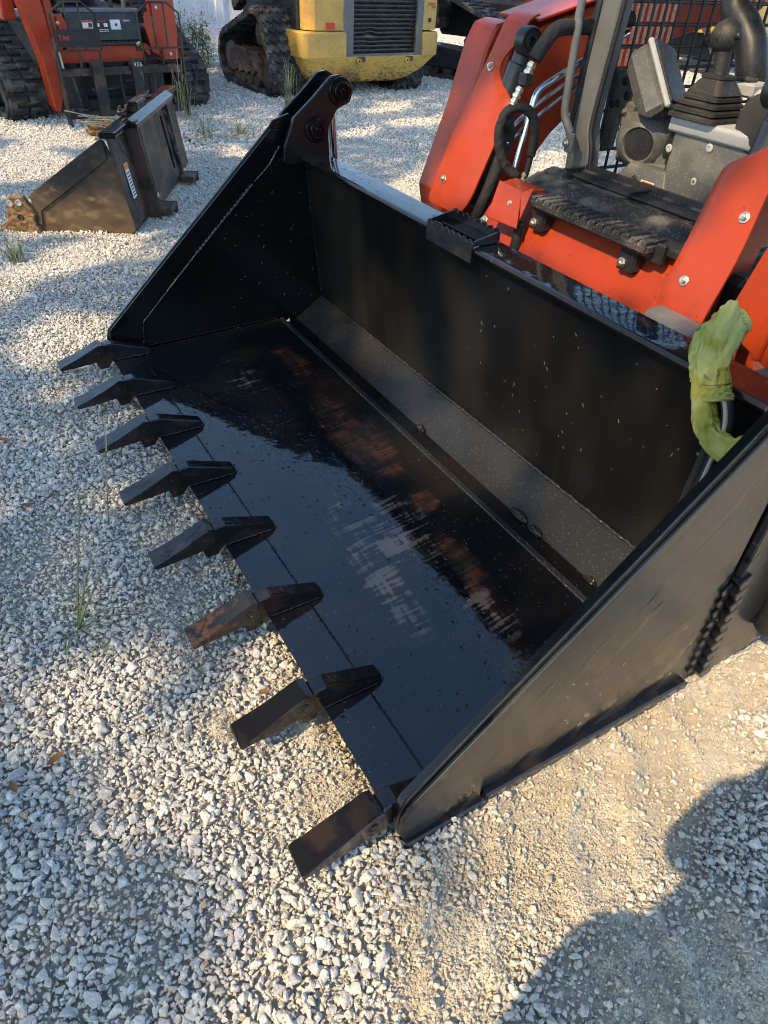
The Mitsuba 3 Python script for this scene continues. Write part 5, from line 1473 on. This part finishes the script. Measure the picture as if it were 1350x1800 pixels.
        V = (p[:, None] + prof[None, :, :1] * fy.d + prof[None, :, 1:] * Z).reshape(-1, 3)
        i, j = np.meshgrid(np.arange(n - 1), np.arange(4), indexing='ij')
        kk = (j + 1) % 4
        q = np.stack([i * 4 + j, (i + 1) * 4 + j, (i + 1) * 4 + kk, i * 4 + kk], -1).reshape(-1, 4)
        obj(gl, 'louvre', trimesh.Trimesh(V, np.vstack([q[:, [0, 1, 2]], q[:, [0, 2, 3]]]), process=False), 'dark_plastic', 20)
    obj(Yl, 'reflector', fy.box((0.545, 0.108, 0.552), (0.095, 0.008, 0.052), 0.002), 'red_print')
    lo_ = fy.p(1.70, 0.1075, 0)
    obj(Yl, 'sticker', plate([(0.0, 0.690), (0.105, 0.690), (0.105, 0.745), (0.0, 0.745)], 0.001, lo_ + fy.d * 0.001, fy.s, Z, 0), 'yellow_paint', False)
    text(Yl, 'USA', 0.020, lo_ + fy.s * 0.040 + Z * 0.700 + fy.d * 0.003, fy.s, Z, 'black_print', bold=True)
    obj(Yl, 'sticker', plate([(0.012, 0.725), (0.088, 0.725), (0.088, 0.745), (0.012, 0.745)], 0.001, lo_ + fy.d * 0.003, fy.s, Z, 0), 'red_print', False)
    obj(Yl, 'latch', lathe([(0, 0), (0.020, 0), (0.020, 0.003), (0.008, 0.004), (0.006, 0.001), (0, 0.001)], fy.p(1.735, 0.106, 0.60), fy.d, 18), 'black_print', 40)
    obj(Yl, 'engine_cover', fy.box((0.15, -0.75, 0.78), (0.30, 0.7, 0.12), 0.02), 'light_plastic')
    obj(Yl, 'engine_side', fy.box((0.20, -0.75, 0.95), (0.22, 0.9, 0.30), 0.02), 'dark_plastic')
    obj(Yl, 'rear_hood', fy.box((1.08, -0.65, 1.38), (1.55, 1.4, 0.15), 0.05), 'yellow_paint')


yellow_machine(Yl, fy)
obj(Yl, 'front_arm', fy.dz(fillet([(-0.95, 0.58), (-0.80, 0.66), (-0.86, 0.85), (-0.90, 1.1), (-1.05, 1.1), (-1.02, 0.80)], 0.02), 0.02, 0.12, 0.01), 'rusty_paint')

# ================================================================ the orange-red machine behind
O_ = thing('track_loader', 'orange-red track machine half hidden behind the red arm', 'track loader')
fo = Frame((-6.05, 5.20), (0.92, 0.40), (0.40, -0.92))
fo2 = Frame((-6.05, 5.20), (-0.40, 0.92), (0.92, 0.40))             # d runs along the track, s across it
co = [(-0.02, 0.14, 0.19), (0.10, 0.66, 0.20), (1.75, 0.14, 0.19)]
tk = track(O_, fo2, -0.05, 0.40, co, bar_lugs, 0.095)
rollers(O_, fo2, -0.02, 0.30, (0.25, 0.45, 0.65, 0.85, 1.05, 1.25, 1.45), 0.035, 0.07)
obj(O_, 'track_frame', fo2.dz(fillet([(0.05, 0.06), (0.02, 0.20), (0.12, 0.29), (1.45, 0.24), (1.55, 0.10), (1.4, 0.05)], 0.03), -0.04, 0.25, 0.015), 'dark_plastic')
obj(O_, 'sprocket', cat(cyl(fo2.p(-0.03, 0.14, 0.60), fo2.p(0.3, 0.14, 0.60), 0.13, 0.02), cyl(fo2.p(-0.05, 0.24, 0.50), fo2.p(0.2, 0.24, 0.50), 0.06, 0.02)), 'rusty_dark', 40)
track(O_, fo2, 1.45, 1.90, co, bar_lugs, 0.12)
obj(O_, 'chassis', fo2.box((0.90, 0.85, 0.55), (0.95, 1.7, 0.4), 0.04), 'black_print')
m = trimesh.creation.icosphere(4, 1.0)
v = np.array(m.vertices)
v = np.sign(v) * np.abs(v) ** 0.7 * np.array([0.33, 0.36, 0.34])
obj(O_, 'body', trimesh.Trimesh(v + np.array([-5.35, 6.42, 0.97]), m.faces), 'red_far', True)
obj(O_, 'body_panel', cat(box((-5.2, 6.95, 0.98), (0.5, 0.55, 0.72), 0.03), box((-5.6, 7.6, 1.2), (0.6, 1.0, 1.0), 0.05)), 'red_far')
obj(O_, 'body_post', box((-5.0, 6.86, 1.0), (0.08, 0.10, 0.9), 0.01), 'red_far')

# a second yellow machine beyond the cab
Y2 = thing('track_loader', 'yellow machine glimpsed through the cab window screen', 'track loader')
fy2 = Frame((-5.2, 9.75), (-0.06, 0.998), (0.998, 0.06))
obj(Y2, 'body', loft([np.array([fy2.p(s, d, z) for s, d in ((0.0, -1.0), (0.0, 0.0), (0.15, 0.15), (1.4, 0.15), (1.55, 0.0), (1.55, -1.0))])[::-1] for z in (0.42, 0.70, 1.4)]), 'yellow_paint', 20)
for s0, s1 in ((-0.1, 0.25), (1.3, 1.65)):
    track(Y2, fy2, s0, s1, [(-0.2, 0.125, 0.18), (-1.6, 0.125, 0.18), (-0.5, 0.45, 0.2)], wave_lugs, 0.16)
obj(Y2, 'chassis', fy2.box((0.8, -0.8, 0.3), (1.0, 1.2, 0.4), 0.03), 'black_print')

# ================================================================ white fence
Fc = thing('fence', 'white plank fence behind the parked machines', 'fence')
fx = -8.75
g = np.random.default_rng(3)
for k in range(36):
    y = -1.2 + k * 0.178
    obj(Fc, 'plank', box((fx + g.normal(0, 0.0015), y, 1.10), (0.022, 0.1745, 1.86), 0.006), 'vinyl')
obj(Fc, 'bottom_rail', box((fx + 0.012, 1.95, 0.09), (0.05, 6.6, 0.19), 0.006), 'vinyl')
obj(Fc, 'top_rail', box((fx + 0.012, 1.95, 2.05), (0.05, 6.6, 0.09), 0.006), 'vinyl')
for y in (-1.2, 1.20, 3.60, 5.2):
    obj(Fc, 'post', box((fx - 0.03, y + 0.09, 1.05), (0.12, 0.12, 2.2), 0.01), 'vinyl')

# ================================================================ plants and litter


def blade(p, w0, seg=7):
    """a tapering ribbon along a path, folded slightly along its middle"""
    p = spline(np.asarray(p, float), seg)
    t = np.gradient(p, axis=0)
    t /= np.linalg.norm(t, axis=1, keepdims=True)
    s = np.cross(t, Z)
    s /= np.linalg.norm(s, axis=1, keepdims=True) + 1e-9
    up = np.cross(s, t)
    w = w0 * np.clip(np.minimum(1, 0.6 + np.linspace(0, 2, seg)) * (1 - np.linspace(0, 1, seg) ** 2.2), 0.06, 1)[:, None]
    V = np.stack([p - s * w / 2 + up * w * 0.16, p, p + s * w / 2 + up * w * 0.16], 1).reshape(-1, 3)
    F = []
    for i in range(seg - 1):
        for j in (0, 1):
            a = i * 3 + j
            F += [(a, a + 1, a + 4), (a, a + 4, a + 3)]
    return trimesh.Trimesh(V, F, process=False)


def tuft(c, n, h, spread, g, w=0.004):
    out = []
    for _ in range(n):
        a, l = g.uniform(0, 2 * np.pi), h * g.uniform(0.45, 1.1)
        b = np.array([c[0], c[1], GZ]) + np.append(g.normal(0, spread * 0.18, 2), 0)
        d = np.array([math.cos(a), math.sin(a), 0]) * spread * g.uniform(0.2, 1.0)
        out.append(blade([b, b + d * 0.35 + Z * l * 0.6, b + d * 0.8 + Z * l * 0.95, b + d * 1.15 + Z * l * (0.95 if g.random() < 0.6 else 0.8)], w * g.uniform(0.7, 1.3)))
    return cat(*out)


g = np.random.default_rng(15)
wd = thing('grass_weed', 'sprawling green grass weed in the gravel left of the teeth', 'weed')
wb = np.array([1.225, -0.380, GZ + 0.008])
for k, (dx, l, lean) in enumerate((((-0.55, 0.30), 0.25, 0.75), ((-0.30, 0.30), 0.15, 0.7), ((-0.1, 0.55), 0.14, 0.6))):
    d = np.array([dx[0], dx[1], 0]) / np.hypot(*dx)
    P = [wb, wb + d * l * 0.3 * lean + Z * l * 0.35, wb + d * l * 0.7 * lean + Z * l * 0.7, wb + d * l * lean + Z * l * 0.95]
    st_ = obj(wd, 'stem', tube(P, np.linspace(0.0035, 0.0014, 4), 6), 'grass_blade', True)
    for j in range(6):
        t = 0.25 + 0.13 * j
        q = spline(np.array(P), 50)[int(t * 49)]
        a = g.uniform(0, 2 * np.pi)
        e = np.array([math.cos(a), math.sin(a), 0.25])
        obj(st_, 'leaf', blade([q, q + e * 0.02 + Z * 0.010, q + e * 0.045 + Z * 0.008, q + e * 0.065 - Z * 0.006], 0.003), 'grass_blade', 30)
for a, l in ((0.9, 0.16), (1.5, 0.13), (0.3, 0.15), (2.6, 0.10), (5.9, 0.14), (1.2, 0.18)):
    e = np.array([math.cos(a), math.sin(a), 0])
    obj(wd, 'leaf', blade([wb, wb + e * l * 0.4 + Z * 0.035, wb + e * l * 0.75 + Z * 0.03, wb + e * l + Z * 0.008], 0.0048), 'grass_blade', 30)
sg = thing('grass_stalk', 'thin seeding grass stalk rising in front of the third tooth', 'grass stalk')
P = [(0.90, -0.235, GZ), (0.80, -0.20, 0.03), (0.74, -0.175, 0.10), (0.70, -0.16, 0.165)]
obj(sg, 'stem', tube(P, (0.0018, 0.0015, 0.0012, 0.0009), 6), 'grass_blade', True)
sp_ = spline(np.array(P), 60)
obj(sg, 'seed_head', cat(*[tube([sp_[k], sp_[k] + [0.004 * (-1) ** k, 0.004, 0.008], sp_[k] + [0.006 * (-1) ** k, 0.005, 0.016]], (0.0008, 0.0016, 0.0005), 5, 4) for k in range(36, 60, 2)]), 'straw', True)
for (x, y), lbl, n, h, s, w in (((-1.232, -0.135), 'small pale grass tuft on the gravel below the small bucket', 60, 0.10, 0.10, 0.003), ((-3.41, 1.85), 'low green grass tuft to the right of the small bucket', 60, 0.13, 0.24, 0.004), ((-3.40, 1.55), 'grass tuft against the back of the small bucket', 40, 0.2, 0.2, 0.004),
                                ((-4.05, 1.62), 'tall grass clump between the small bucket and the right track', 24, 0.42, 0.2, 0.004), ((-6.40, 2.60), 'sparse green sprout near the yellow track', 24, 0.06, 0.07, 0.004), ((-4.40, 2.72), 'dry grass in front of the yellow loader\'s left track', 46, 0.34, 0.12, 0.005),
                                ((-5.0, 4.42), 'few thin grass blades by the yellow loader\'s right track', 7, 0.30, 0.14, 0.005), ((1.357, -0.60), 'small weed at the left edge near the bottom', 40, 0.05, 0.05, 0.003), ((-5.2, 2.05), 'short grass sprig beside the left loader\'s right track', 40, 0.12, 0.2, 0.005)):
    tfk = thing('grass_tuft', lbl, 'grass tuft', 'grass tufts growing in the gravel')
    nb_ = max(4, n // 3)
    obj(tfk, 'green_blades', tuft((x, y), n - nb_ // 2, h, s, g, w), 'grass_blade', 30)
    obj(tfk, 'dry_blades', tuft((x, y), nb_, h * 1.15, s * 0.7, g, w * 0.7), 'straw', 30)
sh_ = thing('shrub', 'leafy green weed shrub against the white fence', 'shrub')
for k in range(7):
    b = np.array([-7.05 + g.normal(0, 0.10), 2.72 + g.normal(0, 0.20), GZ])
    top = b + np.array([g.normal(0, 0.10), g.normal(0, 0.16), 0.36 + 0.22 * g.random()])
    P = [b, b + (top - b) * 0.5 + g.normal(0, 0.03, 3), top]
    s2 = obj(sh_, 'stem', tube(P, (0.007, 0.005, 0.002), 6), 'bark', True)
    q = spline(np.array(P), 30)
    lv = []
    for j in range(240):
        c = q[int(g.integers(3, 30))] + g.normal(0, 0.06, 3) * [1, 1, 0.6]
        e = g.normal(0, 1, 3) * [1, 1, 0.5]
        e /= np.linalg.norm(e)
        lv.append(blade([c, c + e * 0.02, c + e * 0.042 - Z * 0.004], 0.017, 4))
    obj(s2, 'leaves', cat(*lv), 'grass_blade', 30)
for (x, y), s, a, lbl in (((-0.664, 0.1), 0.017, 0.4, 'brown curled leaf lying left of the side plate corner'), ((1.547, -0.488), 0.019, 2.0, 'large brown leaf at the bottom left'), ((0.706, -0.407), 0.017, 1.0, 'orange-brown leaf near the left edge beside the fourth tooth'),
                          ((1.567, -0.566), 0.016, 0.2, 'tiny dark leaf at the left edge below the large leaf'), ((0.697, -0.339), 0.014, 2.4, 'small curled leaf right of the orange-brown leaf'), ((0.324, -0.102), 0.017, 1.2, 'tan leaf between the second and third teeth'), ((-0.811, -0.015), 0.016, 0.1, 'small red leaf in the sun patch'),
                          ((1.588, -0.079), 0.014, 1.4, 'leaf fragment in the dust between the sixth and seventh teeth'), ((-1.463, -0.083), 0.020, 0.7, 'orange chip below the corner of the small bucket'), ((0.359, -0.41), 0.022, 0.9, 'dark leaf scrap at the left edge level with the third tooth')):
    n = 9
    t = np.linspace(0, 1, n)
    half = s * 0.42 * np.sin(np.pi * np.clip(t, 0.03, 0.97)) ** 0.8
    rows = []
    for k in range(n):
        yb = (t[k] - 0.5) * 2 * s
        for u in (-1, -0.5, 0, 0.5, 1):
            rows.append((yb, u * half[k], 0.35 * abs(u) * half[k] * 1.6 + s * 0.35 * (t[k] - 0.5) ** 2 * 2))
    V = np.array(rows) @ np.array([[math.cos(a), math.sin(a), 0], [-math.sin(a), math.cos(a), 0], [0, 0, 1]]) + [x, y, GZ + float(relief(np.array([x]), np.array([y]))[0]) + 0.020]
    F = []
    for i in range(n - 1):
        for j in range(4):
            b = i * 5 + j
            F += [(b, b + 5, b + 6), (b, b + 6, b + 1)]
    key = thing('fallen_leaf', lbl, 'leaf', 'dead leaves lying on the gravel')
    scene[key] = mikit.ply(trimesh.Trimesh(V, F, process=False), 'dead_leaf', smooth=True)

# ================================================================ behind the viewpoint: the trees that dapple the yard, and the photographer
# sunlit openings between the crowns, as they fall on the ground (x, y)
LIT = [
    [(-0.29, -0.23), (-0.49, -0.1), (-0.43, 0.09), (-0.25, 0.1), (-0.14, -0.07), (-0.13, -0.21)],
    [(-0.84, -0.26), (-1.04, -0.24), (-1.37, 0.15), (-1.43, 0.48), (-1.22, 0.41), (-1.0, 0.05)],
    [(-3.39, 0.09), (-3.66, 0.35), (-3.01, 0.49), (-2.7, 0.26), (-2.66, -0.01)],
    [(-4.42, 0.23), (-4.1, 0.59), (-3.62, 0.83), (-3.45, 0.55), (-3.89, 0.23)],
    [(-2.48, 1.36), (-3.07, 1.67), (-2.86, 1.75), (-2.3, 1.43), (-1.66, 1.0), (-2.09, 1.2)],
    [(-4.1, 3.42), (-4.41, 4.03), (-4.13, 3.89), (-3.96, 3.41)],
    [(-3.58, 3.36), (-3.69, 4.14), (-3.49, 3.99), (-3.41, 3.32)],
    [(-3.28, 2.71), (-3.4, 3.08), (-3.26, 3.0), (-3.14, 2.64)],
    [(-1.73, 2.2), (-2.13, 2.88), (-1.49, 2.47), (-1.43, 2.28)],
    [(-4.6, 3.22), (-4.99, 3.65), (-4.77, 3.57), (-4.37, 3.14)],
    [(1.4, 0.05), (1.45, 0.08), (1.64, 0.09), (1.78, 0.08), (1.91, 0.04), (1.91, -0.06), (1.82, -0.22), (1.71, -0.33), (1.64, -0.33), (1.66, -0.19), (1.58, -0.12)],
    [(1.93, -0.22), (2.01, -0.0), (2.07, -0.02), (2.02, -0.13), (2.07, -0.17), (2.15, -0.09), (2.24, -0.11), (2.12, -0.28)],
    [(2.0, 0.19), (2.0, 0.79), (2.01, 1.05), (2.24, 1.03), (2.9, 0.9), (2.8, 0.2), (2.29, -0.03), (2.23, 0.01), (2.2, 0.13), (2.1, 0.15)],
    [(2.02, 1.0), (2.1, 4.0), (4.6, 4.0), (4.6, 0.9)],
    [(1.34, -0.44), (1.39, -0.31), (1.51, -0.33), (1.46, -0.44)],
    [(0.9, 1.27), (1.21, 1.37), (1.27, 1.17), (1.03, 1.05)],
    [(1.39, 1.21), (1.55, 1.28), (1.64, 1.1), (1.51, 1.03)],
    [(0.92, 0.88), (1.17, 0.97), (1.2, 0.78), (1.02, 0.79)],
    [(0.36, 1.06), (0.54, 1.1), (0.6, 1.02), (0.42, 0.98)],
    [(1.46, 0.97), (1.69, 0.98), (1.65, 0.83)],
    [(0.54, 1.74), (0.83, 1.78), (1.17, 1.87), (1.23, 1.7), (1.02, 1.7), (0.6, 1.7)],
    [(0.27, 2.14), (0.45, 2.07), (0.43, 1.86), (0.34, 1.71), (0.16, 1.7)],
    [(0.54, 1.82), (0.7, 1.83), (0.72, 1.7), (0.55, 1.69)],
    [(1.23, 1.85), (1.26, 2.04), (1.28, 2.13), (1.39, 1.97), (1.38, 1.72), (1.25, 1.67)],
    [(0.18, 2.74), (0.77, 2.86), (1.02, 2.47), (0.84, 2.28), (0.51, 2.25), (0.28, 2.55)],
    [(1.52, 1.66), (1.49, 1.83), (1.59, 1.77), (1.6, 1.62)],
    [(-1.76, 3.47), (-2.2, 4.14), (-1.82, 3.83), (-1.5, 3.28)],
    [(-1.64, 0.14), (-1.6, 0.34), (-1.53, 0.5), (-1.44, 0.58), (-1.4, 0.49), (-1.62, 0.06), (-1.71, -0.09), (-1.72, 0.11), (-1.66, 0.22)],
    [(-8.75, 3.75), (-8.76, 3.99), (-8.71, 3.64), (-8.6, 3.6), (-8.68, 3.78)],
    [(-8.6, 4.18), (-8.9, 4.18), (-8.9, 4.4), (-8.6, 4.4)],
    [(-5.05, 3.87), (-5.1, 4.25), (-4.97, 3.95), (-4.9, 3.6)],
]
lit = unary_union([Polygon(p).buffer(0).buffer(0.13 if 15 <= i <= 19 else 0.065) for i, p in enumerate(LIT)])
shapely.prepare(lit)
g = np.random.default_rng(23)
trees = [('broadleaf tree standing furthest left behind the viewpoint', -7.6, -9.5), ('broadleaf tree second from the left behind the viewpoint', -3.6, -8.6), ('broadleaf tree right behind the viewpoint', 0.6, -9.4), ('broadleaf tree furthest right behind the viewpoint', 4.2, -8.8)]
NL = 72000
gx, gy = g.uniform(-9.8, 4.4, NL), g.uniform(-2.4, 7.4, NL)
out = ~shapely.contains_xy(lit, gx, gy)
dens = meshkit.fbm(np.stack([gx * 0.9, gy * 0.9, 0 * gx], -1), 3, 31)
keepp = g.random(NL) < np.clip(0.80 + 1.3 * (dens - 0.42), 0.55, 1.0)
gx, gy = gx[out & keepp], gy[out & keepp]
n = len(gx)
h = 6.6 + 3.6 * (gy + 2.4) / 9.8 + g.normal(0, 0.55, n)
lx, ly = gx + 0.196 * h, gy - 0.98 * h
a, t = g.uniform(0, 2 * np.pi, n), g.normal(0, 0.55, n)
ux = np.stack([np.cos(a), np.sin(a), 0.25 * np.sin(t)], -1)
ux /= np.linalg.norm(ux, axis=1, keepdims=True)
nn = np.stack([np.sin(t) * np.sin(a), -np.sin(t) * np.cos(a), np.cos(t)], -1)
uy = np.cross(nn, ux)
sz = g.uniform(0.055, 0.085, n)[:, None]
P0 = np.stack([lx, ly, h + GZ], -1)
quad = np.stack([P0 - ux * sz, P0 - uy * sz * 0.55 - nn * sz * 0.1, P0 + ux * sz, P0 + uy * sz * 0.55 - nn * sz * 0.1], 1)
owner = np.argmin(np.abs(lx[:, None] - np.array([x for _, x, _ in trees])[None]), 1)
for k, (lbl, tx_, ty_) in enumerate(trees):
    tr = thing('tree', lbl, 'tree', 'trees behind the viewpoint')
    w = np.nonzero(owner == k)[0]
    V = quad[w].reshape(-1, 3)
    b = np.arange(len(w)) * 4
    F = np.vstack([np.stack([b, b + 1, b + 2], 1), np.stack([b, b + 2, b + 3], 1)])
    obj(tr, 'crown', trimesh.Trimesh(V, F, process=False), 'foliage', False)
    trk = obj(tr, 'trunk', tube([(tx_, ty_, -0.2), (tx_ + 0.1, ty_ + 0.1, 2.5), (tx_, ty_ + 0.4, 5.0), (tx_ + 0.1, ty_ + 1.2, 7.5)], (0.24, 0.19, 0.15, 0.06), 12), 'bark', True)

# the photographer, holding the phone up
pn = thing('person', 'person in dark clothes standing behind the viewpoint holding up a phone', 'person')
J = {'head': (2.74, -0.66, 1.55, 0.095), 'neck': (2.72, -0.66, 1.41, 0.055), 'chest': (2.66, -0.68, 1.22, 0.125), 'waist': (2.64, -0.70, 0.98, 0.135), 'hip': (2.63, -0.70, 0.87, 0.14)}


def body(bones, r0=0.012):
    parts = []
    for a, b in bones:
        q = m3.Manifold.batch_hull([m3.Manifold.sphere(a[3], 18).translate(a[:3]), m3.Manifold.sphere(b[3], 18).translate(b[:3])])
        parts.append(q)
    m = m3.Manifold.batch_boolean(parts, m3.OpType.Add).refine_to_length(0.03)
    q = m.to_mesh()
    t = trimesh.Trimesh(q.vert_properties[:, :3], q.tri_verts, process=True)
    trimesh.smoothing.filter_taubin(t, iterations=10)
    return t


sl_, sr_ = (2.53, -0.72, 1.30, 0.065), (2.89, -0.62, 1.30, 0.065)
el_, er_ = (2.475, -0.58, 1.02, 0.048), (2.84, -0.50, 1.05, 0.048)
wl_, wr_ = (2.49, -0.47, 1.15, 0.033), (2.61, -0.42, 1.15, 0.033)
hl_, hr_ = (2.53, -0.70, 0.85, 0.095), (2.70, -0.69, 0.85, 0.095)
kl_, kr_ = (2.50, -0.66, 0.48, 0.068), (2.74, -0.68, 0.46, 0.062)
fl_, fr_ = (2.52, -0.72, 0.02, 0.048), (2.77, -0.71, 0.02, 0.048)
obj(pn, 'body', body([(sl_, sr_), (sl_, J['chest']), (sr_, J['chest']), (J['chest'], J['waist']), (J['waist'], J['hip']), (J['chest'], J['neck']), (sl_, el_), (sr_, er_), (el_, wl_), (er_, wr_), (J['hip'], hl_), (J['hip'], hr_), (hl_, kl_), (hr_, kr_), (kl_, fl_), (kr_, fr_), (fl_, (2.50, -0.60, -0.01, 0.04)), (fr_, (2.75, -0.58, -0.01, 0.04))]), 'denim', True)
obj(pn, 'head', body([(J['neck'], (2.735, -0.655, 1.50, 0.07)), ((2.735, -0.655, 1.50, 0.075), J['head']), (J['head'], (2.75, -0.675, 1.58, 0.09)), ((2.70, -0.63, 1.49, 0.045), (2.735, -0.655, 1.50, 0.06))]), 'skin', True)
for wx, hx in ((wl_, -1), (wr_, 1)):
    c = np.array(wx[:3])
    f = [((*c, 0.03), (*(c + [0, 0.04, 0.035]), 0.028))]
    for j in range(4):
        o = c + np.array([0.012 * (j - 1.5), 0.04, 0.045])
        f.append(((*o, 0.010), (*(o + [-0.012 * hx, 0.012, 0.04]), 0.008)))
    f.append(((*(c + [-0.02 * hx, 0.02, 0.02]), 0.012), (*(c + [-0.045 * hx, 0.02, 0.05]), 0.009)))
    obj(pn, 'hand', body(f), 'skin', True)
Rc = np.stack([np.cross(FWD, -DOWN), -DOWN, -FWD], 1)
ph = thing('phone', 'dark phone held up in both hands behind the viewpoint', 'phone')
scene[ph] = mikit.ply(box(CAM - FWD * 0.03, (0.075, 0.155, 0.009), 0.003, Rc), 'black_print')
